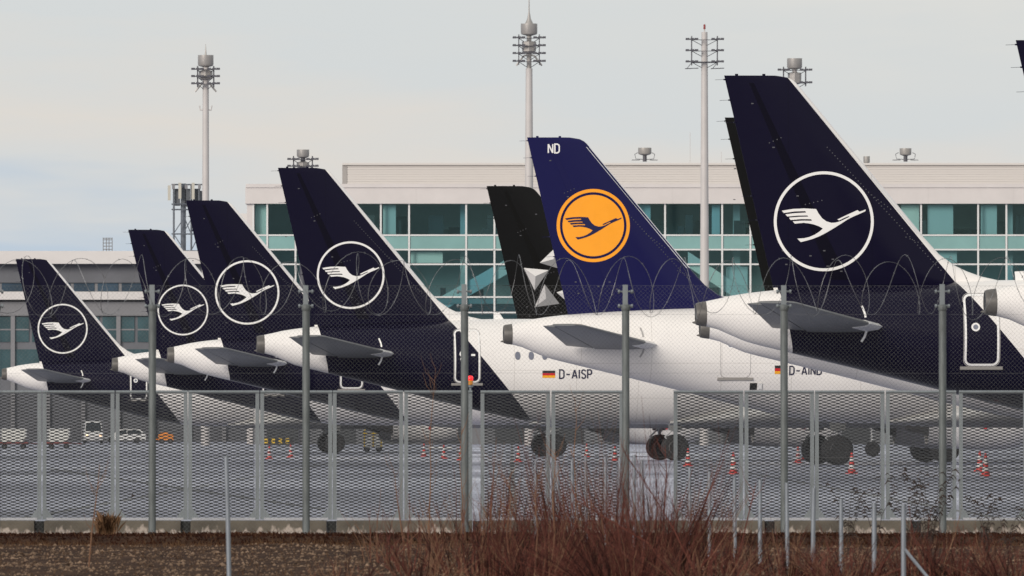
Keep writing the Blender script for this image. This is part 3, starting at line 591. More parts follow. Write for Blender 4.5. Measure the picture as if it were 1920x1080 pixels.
m.box(a, a + .45, 6.06, 21, z0, z1 - .2)
m.build('plant_end_wall', M_['louvre_dark'], T)
# corner column and blank side wall
m = MB(); m.box(tx(475) - .04, X1, -.3, 12.9, 0, tz(722) - .1)
for px in range(500, 2200, 107): m.box(tx(px), tx(px + 60), -.34, -.3, .1, 3.6 + (px % 3) * .3, 1)
m.build('ground_floor_wall', [mat('grey_base_wall', (.15, .155, .165), .7, var=.15, scale=.2), mat('dark_gate_opening', (.05, .055, .06), .6)], T)
m = MB(); m.box(X0 + .15, tx(475) - .06, -.1, 25, 0, zb); m.build('corner_wall', M_['panel'], T)
rows = [382, 441, 468, 495.5, 557, 586, 610, 672, 701, 722]
rowz = [tz(p) for p in rows]
cols = [475, 501, 554, 607, 714]
x = 767
while x < 2240: cols += [x, x + 107]; x += 160
cols = sorted(c for c in cols if c < 2236)
mu = MB()
for c in cols: mu.box(tx(c) - .088, tx(c) + .088, -.18, .02, tz(722), zb - .002)
mu.build('mullion', M_['mullion'], T)
mu = MB()
for r_ in rowz[1:-1]: mu.box(tx(475) - .05, X1, -.15, .0, r_ - .075, r_ + .075)
mu.build('transom', M_['mullion'], T)
rest = MB(); pr = random.Random(5); npane = 0
for ri in range(len(rowz) - 1):
    for ci in range(len(cols) - 1):
        xa, xb = tx(cols[ci]) + .11, tx(cols[ci + 1]) - .11; za, zc_ = rowz[ri + 1] + .09, rowz[ri] - (.09 if ri else 0)
        wide = cols[ci + 1] - cols[ci] > 80
        g = 3 if (ri % 5 in (1,) and ri < 6) else pr.choice((0, 0, 1, 1, 2))
        if ri < 5 and cols[ci] < 1890 and npane < 99:
            m = MB(); m.quad((xa, -.06, za), (xb, -.06, za), (xb, -.06, zc_), (xa, -.06, zc_)); m.build('window_pane', (M_['glass_a'], M_['glass_b'], M_['glass_c'], M_['frost'])[g], T, fix=False); npane += 1
        else: rest.quad((xa, -.06, za), (xb, -.06, za), (xb, -.06, zc_), (xa, -.06, zc_), g)
o = rest.build('window_panes', [M_['glass_a'], M_['glass_b'], M_['glass_c'], M_['frost']], T, fix=False); o['kind'] = 'stuff'
# rooms behind the glass
m = MB(); m.box(X0 + .3, X1, 13, 13.3, 0, zb)
for xx in np.arange(X0 + 8, X1, 13.4): m.box(xx - .35, xx + .35, 3, 3.7, 0, zb - .05)
m.build('inner_wall', M_['interior'], T)
m = MB()
for py in (446, 560): m.box(X0 + .4, X1, .1, 12.98, tz(py) - .5, tz(py) + .05)
m.build('floor_slab', M_['floor_slab'], T)
m = MB()
def stair(xa, za, xb, zb_): m.add([(xa, .35, za), (xb, .35, zb_), (xb, .35, zb_ + 1.5), (xa, .35, za + 1.5), (xa, .9, za), (xb, .9, zb_), (xb, .9, zb_ + 1.5), (xa, .9, za + 1.5)], [(0, 1, 2, 3), (7, 6, 5, 4), (0, 4, 5, 1), (3, 2, 6, 7), (0, 3, 7, 4), (1, 5, 6, 2)])
stair(tx(800), tz(600), tx(975), tz(500)); stair(tx(1440), tz(600), tx(1290), tz(500))
m.build('staircase', M_['stair'], T)
m = MB()
for px0, wpx, r0, r1 in ((478, 22, 382, 440), (505, 26, 442, 467), (1740, 48, 382, 440), (1690, 34, 382, 440), (1255, 60, 442, 467), (1252, 30, 498, 556), (1362, 40, 498, 556), (1735, 60, 442, 494), (1840, 30, 382, 440), (1196, 24, 382, 440), (770, 60, 470, 494), (1335, 15, 382, 440), (718, 24, 382, 440), (880, 44, 442, 467), (1890, 60, 442, 467), (1570, 80, 382, 440)):
    m.box(tx(px0), tx(px0 + wpx), .95, 1.1, tz(r1) + .06, tz(r0) - .1)
m.build('blind', M_['stair'], T)
m = MB()
for i in range(110):
    xx = pr.uniform(X0 + 2, X1 - 2); f = pr.choice((446, 446, 560)); hh = pr.choice((.9, 1.1, 1.7, 2.2)); ww = pr.uniform(.4, 2.4); yy = pr.uniform(1, 9)
    m.box(xx, xx + ww, yy, yy + .6, tz(f) + .05, tz(f) + .05 + hh)
m.build('lounge_furniture', M_['furn'], T)
# roof cups of the terminal
M_['mast'] = mat('pale_galvanised_mast', (.50, .475, .46), .5, var=.05, scale=.6); M_['mast_dark'] = mat('dark_mast_steel', (.07, .07, .085), .5); M_['cup'] = mat('ribbed_cup_steel', (.36, .345, .33), .45, metal=.3, var=.06, scale=2)
def flood(parent, dy, y0, y1, hw, n):
    """floodlight rack round a mast: two uprights, cross arms and lamps"""
    m = MB(); zs = np.linspace(y0, y1, n)
    for sx_ in (-1, 1):
        for dd in (-.7, .7): m.tube([(sx_ * hw, dd, y0 - .25), (sx_ * hw, dd, y1 + .35)], .045, 6)
    for z in zs:
        m.tube([(-hw, -.7, z), (hw, -.7, z)], .03, 5); m.tube([(-hw, -.7, z), (0, 0, z - .6)], .03, 5); m.tube([(hw, -.7, z), (0, 0, z - .6)], .03, 5)
    m.build('lamp_rack', M_['mast_dark'], parent)
    for z in zs:
        for sx_ in (-1, 1):
            m = MB()
            m.tube([(sx_ * hw - .56, -.8, z + .05), (sx_ * hw + .56, -.8, z + .05)], .05, 5)
            for q in (-.38, .05, .42): m.box(sx_ * hw + q - .16, sx_ * hw + q + .16, -1.15, -.75, z - .02, z + .16)
            m.build('floodlight', M_['mast_dark'], parent)
def cup(parent, z, r, h, spike=0):
    m = MB(); m.lathe([(r * .25, z - .25), (r * .9, z - .12), (r, z), (r, z + h), (r * .93, z + h), (r * .9, z + h * .75), (.2, z + h * .7)], 20)
    if spike > 1: m.lathe([(r * .55, z + h * .9), (r * .22, z + h + .45), (.06, z + h + 1.1), (.035, z + h + spike), (.01, z + h + spike + .5)], 10)
    elif spike: m.lathe([(.1, z + h * .8), (.07, z + h + .2), (.03, z + h + spike), (.01, z + h + spike + .2)], 8)
    m.build('reflector_cup', M_['cup'], parent, smooth=40)
def mast(px, d, ytop, label, kind, r=.30):
    s_ = F / d; base = gx(px, d); Zt = HC + (YH - ytop) / s_
    e = empty('floodlight_mast', (base, d, 0), label, 'light mast', 'apron light masts')
    return e, s_, Zt
LD = 1050.0; ls = F / LD
def lz(py): return HC + (YH - py) / ls
e, _, _ = mast(992, LD, 40, 'tallest light mast with grey cup and long spike on top, behind the blue fin', 0)
m = MB(); m.tube([(0, 0, 0), (0, 0, lz(300)), (0, 0, lz(128))], [.42, .36, .30], 16); m.build('mast_pole', M_['mast'], e, smooth=40)
m = MB(); m.tube([(0, 0, lz(128)), (0, 0, lz(62))], .22, 10); m.lathe([(.3, lz(100)), (.62, lz(96)), (.64, lz(78)), (.3, lz(77))], 8); m.tube([(-1.15, 0, lz(123)), (-.5, 0, lz(105)), (0, 0, lz(102)), (.5, 0, lz(105)), (1.15, 0, lz(123))], .08, 6); m.build('mast_head', M_['cup'], e)
cup(e, lz(62), .74, .85, 2.6); flood(e, 0, lz(116), lz(72), .92, 4)
e, _, _ = mast(385.5, LD, 80, 'light mast with grey cup at the left, behind the phone aerials', 0)
m = MB(); m.tube([(0, 0, 0), (0, 0, lz(375)), (0, 0, lz(120))], [.42, .31, .27], 16); m.tube([(-.55, 0, lz(198)), (-.5, 0, lz(206)), (.5, 0, lz(206)), (.55, 0, lz(198))], .06, 6); m.build('mast_pole', M_['mast'], e, smooth=40)
m = MB(); m.lathe([(.3, lz(150)), (.6, lz(148)), (.62, lz(133)), (.3, lz(131))], 8); m.tube([(-.95, 0, lz(172)), (-.4, 0, lz(158)), (0, 0, lz(154)), (.4, 0, lz(158)), (.95, 0, lz(172))], .08, 6); m.build('mast_head', M_['cup'], e)
cup(e, lz(121), .70, .85, .8); flood(e, 0, lz(158), lz(131), .72, 3)
e, _, _ = mast(1321, LD, 50, 'bare light mast without a cup, its pole crossing the glass front', 0)
m = MB(); m.tube([(0, 0, 0), (0, 0, lz(540)), (0, 0, lz(135)), (0, 0, lz(60))], [.44, .40, .30, .27], 16); m.tube([(0, 0, lz(60)), (0, 0, lz(54))], .06, 6); m.build('mast_pole', M_['mast'], e, smooth=40)
m = MB(); m.lathe([(.05, lz(55)), (.1, lz(54)), (.1, lz(47)), (.03, lz(45))], 8); m.build('obstruction_lamp', mat('dull_red_lamp', (.25, .03, .03), .4), e)
flood(e, 0, lz(117), lz(75), 1.15, 3)
m = MB(); m.tube([(-1.1, -.6, lz(117)), (1.1, -.6, lz(117))], .07, 6)
for q in (-1.75, .55): m.tube([(q, -.6, lz(129)), (q + 1.2, -.6, lz(128))], .04, 5); m.tube([(q + .2, -.6, lz(128)), (q + .55, -.5, lz(119))], .03, 5)
m.build('service_rail', M_['mast_dark'], e)
e, _, _ = mast(1490, 1060, 100, 'light mast with wide cup half hidden behind the nearest tail', 0)
m = MB(); m.tube([(0, 0, 0), (0, 0, lz(120))], [.42, .22], 14); m.build('mast_pole', M_['mast'], e, smooth=40)
m = MB(); m.lathe([(.3, lz(152)), (.6, lz(150)), (.62, lz(130)), (.3, lz(129))], 8); m.build('mast_head', M_['cup'], e)
cup(e, lz(119), .68, .78); flood(e, 0, lz(150), lz(126), 1.0, 2)
e, _, _ = mast(568, 1060, 270, 'short cup topped light mast peeking over the third navy tail', 0)
m = MB(); m.tube([(0, 0, 0), (0, 0, lz(288))], [.42, .22], 14); m.build('mast_pole', M_['mast_dark'], e, smooth=40)
m = MB(); m.lathe([(.3, lz(311)), (.55, lz(309)), (.57, lz(300)), (.3, lz(298))], 8); m.build('mast_head', M_['cup'], e)
cup(e, lz(287), .56, .55); flood(e, 0, lz(308), lz(295), .85, 2)
for px, wd, yt, lab in ((1209, 12.5, 275, 'grey roof cup with side brackets above the terminal between the two tall masts'), (1698, 11, 276, 'grey roof cup above the terminal right of the nearest tail'), (1625, 6, 291, 'tiny roof cup beside the nearest tail edge')):
    s_ = F / 1180.; e = empty('ventilation_cup', (gx(px, 1180), 1180, 0), lab, 'roof vent', 'cups above the terminal roof'); zz = lambda p: HC + (YH - p) / s_
    m = MB(); m.tube([(0, 0, zz(303)), (0, 0, zz(yt + 12))], .2, 8); m.build('stem', M_['mast_dark'], e); cup(e, zz(yt + 12), wd / s_, 10 / s_)
    if wd > 8:
        m = MB()
        for q in (-1, 1): m.tube([(0, 0, zz(299)), (q * .9, 0, zz(298)), (q * 1.0, 0, zz(289)), (q * .7, 0, zz(286))], .035, 5); m.tube([(q * .5, 0, zz(300)), (q * 1.3, 0, zz(300))], .035, 5)
        m.build('bracket', M_['mast_dark'], e)
for px, yt, lab in ((1297, 243, 'thin whip aerial on the terminal roof left of the bare mast'), (1356, 280, 'short whip aerial on the terminal roof right of the bare mast')):
    m = MB(); z0 = tz(303); m.tube([(0, 0, 0), (0, 0, tz(yt) - z0)], .022, 5); tag(m.build('whip_aerial', M_['mast'], None, (tx(px), TD + 10, z0)), lab, 'aerial', 'whip aerials')
# ------------------------------------------------------------------ low building at the left
BD = 1400.0; bs = F / BD
def bx(px): return (px - 960) / bs
def bz(py): return HC + (YH - py) / bs
M_['cream'] = mat('cream_fascia', (.62, .595, .575), .6, var=.04, scale=.3); M_['gwall'] = mat('grey_cladding', (.125, .13, .145), .7, var=.10, scale=.3); M_['gwall2'] = mat('mid_grey_cladding', (.20, .20, .21), .7, var=.06, scale=.3)
M_['bluewin'] = mat('blue_window_band', (.028, .055, .085), .12, var=.4, scale=.3); M_['tealwin'] = mat('teal_window', (.035, .075, .085), .12, var=.35, scale=.25)
B = empty('low_building', (0, BD, 0), 'low grey hall with cream roof edge behind the farthest tails', 'building')
a, b = bx(-260), bx(475)
m = MB(); m.box(a, b, 0, 40, bz(530), bz(495)); m.box(a, b, .3, 40, 0, bz(562)); m.box(a, b, .3, 40, bz(547), bz(530) - .002, 1); m.box(a, b, -.2, .28, bz(592), bz(566), 1)
for px in range(-240, 470, 66): m.box(bx(px) - .25, bx(px) + .25, -.12, .14, 0, bz(562) - .3, 1)
m.build('wall', [M_['gwall'], M_['gwall2']], B)
m = MB(); m.box(a, b, -2, 40.5, bz(495) + .002, bz(471)); m.box(a, b, -1.2, .29, bz(562), bz(547)); m.build('fascia', M_['cream'], B)
for k, px in enumerate(range(-180, 470, 45)):
    m = MB(); m.box(bx(px + 3), bx(px + 42), .22, .32, bz(546), bz(531)); m.build('band_window', M_['bluewin'], B)
for k, px in enumerate(range(-240, 470, 33)):
    m = MB(); m.box(bx(px + 3), bx(px + 30), .15, .32, bz(641), bz(594)); f = m.build('hall_window', M_['tealwin'], B)
    m = MB(); m.box(bx(px + 3), bx(px + 30), .08, .14, bz(618) - .08, bz(618) + .08); m.build('glazing_bar', M_['gwall2'], f)
for k, px in enumerate(range(-240, 470, 66)):
    m = MB(); m.box(bx(px + 4), bx(px + 62), .2, .32, bz(706), bz(655)); m.build('lower_window', M_['tealwin'], B)
m = MB(); m.box(bx(425), bx(478), 8, 30, bz(471) + .003, bz(398)); m.build('roof_house', M_['cream'], B)
# phone aerials and a small lattice on that roof
M_['antenna'] = mat('off_white_antenna', (.46, .44, .38), .6)
A = empty('phone_aerial_tower', (bx(347), BD + 6, bz(471)), 'phone aerial frame with white panel antennas beside the left mast', 'aerial tower')
q = lambda px: (px - 347) / bs; v = lambda py: (471 - py) / bs
m = MB()
for x_ in (323, 356, 371):
    for yy in (-1, 1): m.tube([(q(x_), yy, 0), (q(x_), yy, v(344))], .09, 6)
m.tube([(q(341), 0, 0), (q(341), 0, v(342))], .32, 10)
for z in (344, 381, 391, 437, 469): 
    for yy in (-1, 1): m.tube([(q(319), yy, v(z)), (q(380), yy, v(z))], .07, 5)
for a_, b_, c_, d_ in ((323, 437, 341, 410), (323, 437, 341, 465), (356, 437, 341, 400), (356, 469, 371, 440), (341, 437, 356, 410), (356, 437, 371, 400)): m.tube([(q(a_), -1, v(b_)), (q(c_), -1, v(d_))], .06, 5)
m.build('lattice_frame', mat('blue_grey_steel', (.10, .115, .14), .5), A)
m = MB()
for x_, y0, y1 in ((330, 352, 384), (341, 350, 380), (349, 352, 386), (366, 352, 384), (376, 356, 384)): m.box(q(x_) - .3, q(x_) + .3, -.6, .4, v(y1), v(y0))
m.build('cable_box', mat('dark_cabinet', (.09, .10, .115), .6), A)
for x_, y0, y1 in ((315, 346, 374), (323, 343, 353), (335, 341, 371), (347, 345, 352), (360, 341, 372), (372, 344, 352), (382, 346, 366)):
    m = MB(); m.box(q(x_) - .17, q(x_) + .17, -1.4, -1.12, v(y1), v(y0)); m.build('panel_antenna', M_['gwall2'] if x_ in (323, 347, 372) else M_['antenna'], A)
L_ = empty('roof_lattice', (bx(196), BD + 10, bz(471)), 'small grey lattice frame on the far left roof', 'lattice')
m = MB()
for x_ in (-8, -2, 3, 9): m.tube([(x_ / bs, 0, 0), (x_ / bs, 0, 28 / bs)], .05, 5)
for z in (6, 12, 18, 24, 27): m.tube([(-8 / bs, 0, z / bs), (9 / bs, 0, z / bs)], .05, 5)
m.build('lattice', M_['gwall2'], L_)

# ------------------------------------------------------------------ expanded metal screen on its concrete plinth
M_['galv'] = mat('galvanised_steel', (.205, .23, .245), .48, metal=.35, var=.16, scale=9, stretch=(1, 1, .25)); M_['galv_dull'] = mat('weathered_galvanised_tube', (.125, .14, .142), .6, metal=.2, var=.28, scale=14, stretch=(1, 1, .2), bump=.2)
M_['mesh'] = mat('expanded_metal', (.118, .126, .136), .55, metal=.25, var=.15, scale=5); M_['rail'] = mat('pale_bottom_rail', (.40, .41, .44), .55, var=.1, scale=12)
PD = 151.9; ps = F / PD
def pxx(px): return (px - 960) / ps
ZB = HC + (YH - 974) / ps; ZT = HC + (YH - 732) / ps
LW, SW = .1152, .0404
def screen_mesh(wd):
    m = MB(); n = int((ZT - ZB - .06) / (SW / 2)); th = .0102
    for r in range(n):
        zc = ZB + .035 + r * SW / 2; sg = 1 if r % 2 else -1; A = .0045; pts = []; x = -LW / 2
        while x < wd + LW:
            pts += [(x, zc + sg * A), (x + LW * .28, zc + sg * A), (x + LW * .5, zc - sg * A), (x + LW * .78, zc - sg * A)]; x += LW
        pts = [p for p in pts if p[0] < wd + .02]; pts = [(min(max(p[0], 0), wd), p[1]) for p in pts]
        for (xa, za), (xb, zb_) in zip(pts, pts[1:]):
            if xb - xa < 1e-4: continue
            m.quad((xa, .006, za - th / 2), (xb, .006, zb_ - th / 2), (xb, -.005, zb_ + th / 2), (xa, -.005, za + th / 2))
            m.quad((xa, -.005, za + th / 2), (xb, -.005, zb_ + th / 2), (xb, -.002, zb_ + th / 2 + .001), (xa, -.002, za + th / 2 + .001))
    return m.mesh('mesh_sheet', M_['mesh'], fix=False)
edges = [(-60, 78), (80, 215), (217, 351), (353, 486), (488, 622), (624, 756), (758, 886), (901, 1032), (1034, 1168), (1263, 1394), (1396, 1526), (1528, 1659), (1661, 1793), (1798, 1926)]
where = ['in the bottom left corner of the photo', 'left of the leftmost full round post', 'crossed by the leftmost full round post', 'behind the lone leaning stake', 'left of the round post under the second ring', 'right of the round post under the third tail', 'under the red beacon and cut by a round post', 'with a narrow gap on its left', 'left of the wide opening', 'right of the wide opening', 'under the flag with a round post at its right', 'behind the striped cone and dark weed', 'under the big navy tail, left of its round post', 'at the right edge beyond a narrow gap']
pm = {}
for (a, b), wh in zip(edges, where):
    wd = round((b - a) / ps, 2)
    e = empty('mesh_screen_panel', (pxx(a), PD, 0), 'galvanised expanded metal panel ' + wh, 'screen panel', 'expanded metal screen panels')
    if wd not in pm:
        m = MB(); m.box(0, .05, -.025, .025, ZB, ZT - .04); k1 = m.mesh('side_post', M_['galv'])
        m = MB(); m.tube([(.0, 0, ZT - .022), (wd, 0, ZT - .022)], .022, 8)
        k2 = m.mesh('top_rail', M_['galv'], 40)
        m = MB(); m.box(.052, wd - .052, -.03, .03, ZB - .008, ZB + .022); k3 = m.mesh('bottom_rail', M_['rail'])
        m = MB(); m.add([(.052, -.028, ZB + .024), (.14, -.028, ZB + .024), (.052, -.028, ZB + .15), (.052, -.022, ZB + .024), (.14, -.022, ZB + .024), (.052, -.022, ZB + .15)], [(0, 1, 2), (3, 5, 4), (0, 3, 4, 1), (1, 4, 5, 2)]); k4 = m.mesh('foot_gusset', M_['galv'])
        pm[wd] = (k1, k2, k3, k4, screen_mesh(wd - .104))
    k1, k2, k3, k4, k5 = pm[wd]
    link('side_post', k1, e); link('side_post', k1, e, (wd - .05, 0, 0)); link('top_rail', k2, e); link('bottom_rail', k3, e); link('foot_gusset', k4, e)
    g_ = link('foot_gusset', k4, e, (wd, 0, 0)); g_.scale = (-1, 1, 1); link('mesh_sheet', k5, e, (.052, 0, 0))
def plinth_mat():
    m = mat('weathered_plinth', (.112, .096, .074), .9, var=.25, scale=4, bump=.6); t = m.node_tree; b = t.nodes['Principled BSDF']; src = b.inputs['Base Color'].links[0].from_socket
    g = N(t, 'ShaderNodeTexCoord'); s_ = N(t, 'ShaderNodeSeparateXYZ'); t.links.new(g.outputs['Object'], s_.inputs[0])
    z = N(t, 'ShaderNodeTexNoise'); z.inputs['Scale'].default_value = 5.5; z.inputs['Detail'].default_value = 6; mp = N(t, 'ShaderNodeMapping'); mp.inputs['Scale'].default_value = (1.3, 1, .55); t.links.new(g.outputs['Object'], mp.inputs[0]); t.links.new(mp.outputs[0], z.inputs['Vector'])
    a = N(t, 'ShaderNodeMath', operation='MULTIPLY_ADD'); a.inputs[1].default_value = -2.0; a.inputs[2].default_value = .18; t.links.new(s_.outputs[2], a.inputs[0])
    c = N(t, 'ShaderNodeMath', operation='ADD'); t.links.new(a.outputs[0], c.inputs[0]); t.links.new(z.outputs['Fac'], c.inputs[1])
    r = N(t, 'ShaderNodeMapRange'); r.inputs['From Min'].default_value = .53; r.inputs['From Max'].default_value = .60; t.links.new(c.outputs[0], r.inputs[0])
    x = N(t, 'ShaderNodeMixRGB'); x.inputs[2].default_value = (.40, .34, .29, 1); t.links.new(r.outputs[0], x.inputs[0]); t.links.new(src, x.inputs[1]); t.links.new(x.outputs[0], b.inputs['Base Color']); return m
M_['plinth'] = plinth_mat(); M_['joint'] = mat('dark_joint_block', (.016, .017, .016), .9, var=.3, scale=8)
gaps = [-198, 75, 349, 622, 895, 1170, 1442, 1716, 1990]
pl = ['in the bottom left corner', 'behind the leftmost full round post', 'behind the round post under the second ring', 'behind the sparse twigs left of the bush', 'behind the left half of the red bush', 'under the wide opening, behind the red bush', 'behind the row of steel stakes', 'behind the dark weed at the right edge']
for i in range(8):
    x0, x1 = pxx(gaps[i]) + .065, pxx(gaps[i + 1]) - .065; m = MB(); hh = ZB - .012
    n_ = 12; secs = []
    for k in range(n_ + 1):
        x = x0 + (x1 - x0) * k / n_; j = noise.noise(Vector((x * 3, i, 0))) * .006; e0 = .012 if k in (0, n_) else 0
        secs.append([(x - (x0 + x1) / 2, -.30 + e0 + j, -.1), (x - (x0 + x1) / 2, -.28 + e0 + j, hh - .02), (x - (x0 + x1) / 2, -.25, hh - e0 * .5), (x - (x0 + x1) / 2, .15, hh), (x - (x0 + x1) / 2, .2, -.1)])
    m.loft(secs); tag(m.build('concrete_plinth_block', M_['plinth'], None, ((x0 + x1) / 2, PD, 0)), 'weathered concrete plinth block ' + pl[i], 'plinth block', 'concrete plinth blocks')
for i, px in enumerate(gaps[1:-1]):
    m = MB(); m.box(-.058, .058, -.22, .12, -.1, ZB - .02); tag(m.build('dark_joint_post', M_['joint'], None, (pxx(px), PD, 0)), 'dark joint between plinth blocks ' + ['at the far left', 'right of the leftmost full round post', 'right of the round post under the second ring', 'beside the round post under the red beacon', 'below the wide opening', 'near the round post beside the second flag', 'near the rightmost round post'][i], 'joint', 'dark joints in the plinth')
# ------------------------------------------------------------------ chain link fence with coiled wire
FD = 150.6; fs_ = F / FD
def fx(px): return (px - 960) / fs_
def fz(py): return HC + (YH - py) / fs_
posts = [(-7, 'cut off by the left edge of the photo'), (286, 'crossing the second ringed crane from the left'), (574, 'under the tail with the third ring'), (871, 'right of the dark door, beside the red beacon'), (1173, 'on the left side of the wide opening'), (1470, 'crossing the cone of the nearest navy tail'), (1767, 'rightmost, left of the nearest rear door')]
for i, (px, wh) in enumerate(posts):
    e = empty('fence_post', (fx(px), FD - .05, 0), 'weathered round steel fence post ' + wh, 'fence post', 'round posts of the chain link fence')
    lean = rg.uniform(-.006, .006)
    m = MB(); m.tube([(-lean, 0, -.1), (0, 0, fz(577))], .048, 16); m.lathe([(.052, fz(583)), (.06, fz(580)), (.06, fz(573)), (.05, fz(571))], 16); m.build('tube', M_['galv_dull'], e, smooth=40)
    m = MB(); m.box(-.038, .028, -.035, .03, fz(572), fz(533 + i % 3)); m.build('top_bracket', M_['galv'], e)
    for py in (547, 574):
        m = MB(); m.tube([(-.095, -.02, fz(py)), (.085, -.02, fz(py) + .004)], .012, 6); m.lathe([(.02, -.1), (.026, -.095), (.026, -.075), (.02, -.07)], 8, 'X', (0, -.02, fz(py))); m.lathe([(.02, .065), (.026, .07), (.026, .09), (.02, .095)], 8, 'X', (0, -.02, fz(py))); m.build('clamp_bolt', M_['galv'], e)
M_['wire'] = mat('dull_fence_wire', (.13, .135, .14), .6, metal=.3); M_['razor'] = mat('coiled_razor_wire', (.20, .205, .215), .5, metal=.5, var=.5, scale=5)
m = MB(); x0, x1, z0, z1 = fx(-30), fx(1950), 0.02, fz(536); p = .0545; t_ = .00066
k = int((x1 - x0 + z1 - z0) / p)
for i in range(k + 1):
    for sg in (1, -1):
        c = x0 - (z1 - z0) + i * p if sg > 0 else x0 + i * p
        # line x = c + (z - z0) for sg > 0, x = c - (z - z0) otherwise
        za = max(z0, z0 + (x0 - c) * sg) if sg > 0 else max(z0, z0 + (c - x1)); zb_ = min(z1, z0 + (x1 - c)) if sg > 0 else min(z1, z0 + (c - x0))
        if zb_ - za < .02: continue
        xa, xb = c + sg * (za - z0), c + sg * (zb_ - z0); y = .004 * sg; q = t_ * 1.4142
        m.quad((xa - q, y, za), (xa + q, y, za), (xb + q, y, zb_), (xb - q, y, zb_))
for z in (z1, fz(590), fz(700), 1.0, .05): m.tube([(x0, -.006, z), (0, -.006, z + .004), (x1, -.006, z)], .0014, 4)
tag(m.build('chain_link_netting', M_['wire'], None, (0, FD + .02, 0), fix=False), 'fine diamond chain link netting stretched across the whole view', 'chain link fence')
m = MB(); rz_ = random.Random(11); R0 = .365; zc = fz(537)
for hand in (1, -1):
    pts = []; rr = []; x = x0 - .3; ph = 0.4 if hand > 0 else 2.3; pitch = .70
    jr = 0; jx = 0
    n_ = int((x1 - x0 + .6) / pitch * 26)
    for i in range(n_):
        a = ph + hand * i / 26 * 2 * math.pi; q = noise.noise(Vector((i * .045, hand * 7.3, 0))); q2 = noise.noise(Vector((i * .03, hand * 3.1, 5)))
        rad = R0 * (1 + .16 * q); q3 = noise.noise(Vector((i * .012, hand * 1.7, 2))); pts.append((x + i / 26 * pitch + .20 * q2 + math.cos(a) * (.13 + .20 * q3), math.cos(a) * rad * .8, zc + .08 * q2 + math.sin(a) * rad)); rr.append(.0030 + .003 * max(0, noise.noise(Vector((i * .2, hand, 9)))))
    m.tube(pts, rr, 5)
    for i in range(0, n_ - 1, 2):
        a = Vector(pts[i]); d_ = (Vector(pts[i + 1]) - a); q = Vector((rz_.uniform(-1, 1), rz_.uniform(-1, 1), rz_.uniform(-1, 1))) * .018; m.add([a - q, a + q, a + d_ * .16], [(0, 1, 2)])
tag(m.build('razor_wire_coil', M_['razor'], None, (0, FD, 0), fix=False), 'loose looping razor wire coil running along the fence top', 'razor wire')
# beacon on a thin pole behind the screen
e = empty('beacon_light', (gx(882, 156), 156, 0), 'red and amber beacon lamp on a thin pole beside a round fence post', 'beacon'); s_ = F / 156; zz = lambda p: HC + (YH - p) / s_
m = MB(); m.tube([(0, 0, 0), (0, 0, zz(724))], .014, 8); m.lathe([(.02, zz(727)), (.036, zz(725)), (.036, zz(723)), (.02, zz(722))], 14); m.build('pole', M_['galv'], e, smooth=40)
m = MB(); m.lathe([(.03, zz(722)), (.037, zz(721)), (.037, zz(714)), (.03, zz(713))], 16); m.build('amber_lens', mat('amber_lens', (.55, .22, .02), .25, coat=.5), e, smooth=40)
m = MB(); m.lathe([(.034, zz(713)), (.037, zz(712)), (.036, zz(707)), (.025, zz(705)), (.005, zz(704.3))], 16); m.build('red_lens', mat('lit_red_lens', (.6, .01, .01), .25, emit=((1, .02, .03), 1.1)), e, smooth=40)
# ------------------------------------------------------------------ traffic cones
M_['cone_red'] = mat('cone_red', (.50, .032, .026), .5, var=.12, scale=6); M_['cone_white'] = mat('cone_white_band', (.58, .58, .57), .45)
def cone_proto(h):
    m = MB(); b = [(.13, .045), (.115, .17 * h + .03), (.108, .17 * h + .031), (.088, .40 * h), (.087, .401 * h), (.078, .56 * h), (.077, .561 * h), (.056, .76 * h), (.055, .761 * h), (.03, h - .01), (.012, h)]
    m.lathe(b, 18, ms=[0, 0, 1, 1, 0, 0, 1, 1, 0, 0]); return m.mesh('cone_body', [M_['cone_red'], M_['cone_white']], 40)
m = MB(); m.add([(x * .17, y * .17, z) for z, k in ((.0, 1), (.045, .92)) for x, y in ((-1 * k, -.7 * k), (-.7 * k, -1 * k), (.7 * k, -1 * k), (1 * k, -.7 * k), (1 * k, .7 * k), (.7 * k, 1 * k), (-.7 * k, 1 * k), (-1 * k, .7 * k))],
      [tuple(range(8))[::-1], tuple(range(8, 16))] + [(i, (i + 1) % 8, 8 + (i + 1) % 8, 8 + i) for i in range(8)]); cbase = m.mesh('cone_base', M_['cone_red'])
cb = cone_proto(.68)
cones = [(505, 861, 'left cone of the pair seen left of the third round post'), (545, 858, 'right cone of the pair seen left of the third round post'), (795, 856, 'at the left end of the white barrier bar'), (832, 860, 'under the middle of the white barrier bar'), (864, 863, 'close left of the round post under the red beacon'), (972, 866, 'in front of the dark wheels left of the blue fin'), (1100, 857, 'smallest, left of the wide opening'), (1153, 864, 'just left of the opening beside a round post'), (1290, 874, 'just right of the opening below the dark wheels'), (1375, 889, 'tall, two panels right of the opening'), (1496, 868, 'left and larger of the two together right of the flag post'), (1508, 862, 'right and smaller of the two together right of the flag post'), (1597, 888, 'alone in front of the dark engine under the big tail'), (1848, 893, 'largest, at the far right'), (1837, 884, 'half hidden behind the largest cone at the far right')]
for px, yb_, wh in cones:
    d = HC * F / (yb_ - YH); e = empty('traffic_cone', (gx(px, d), d, 0), 'striped cone ' + wh, 'traffic cone', 'striped cones on the apron', rg.uniform(0, 1.5)); link('cone_body', cb, e); link('cone_base', cbase, e)
d = HC * F / (857 - YH); m = MB(); m.tube([(gx(800, d), d, .47), (gx(848, d), d, .45)], .05, 8); o = m.mesh('barrier_bar', M_['cone_white'], 40); tag(link('barrier_bar', o), 'white barrier bar lying across three striped cones', 'barrier')
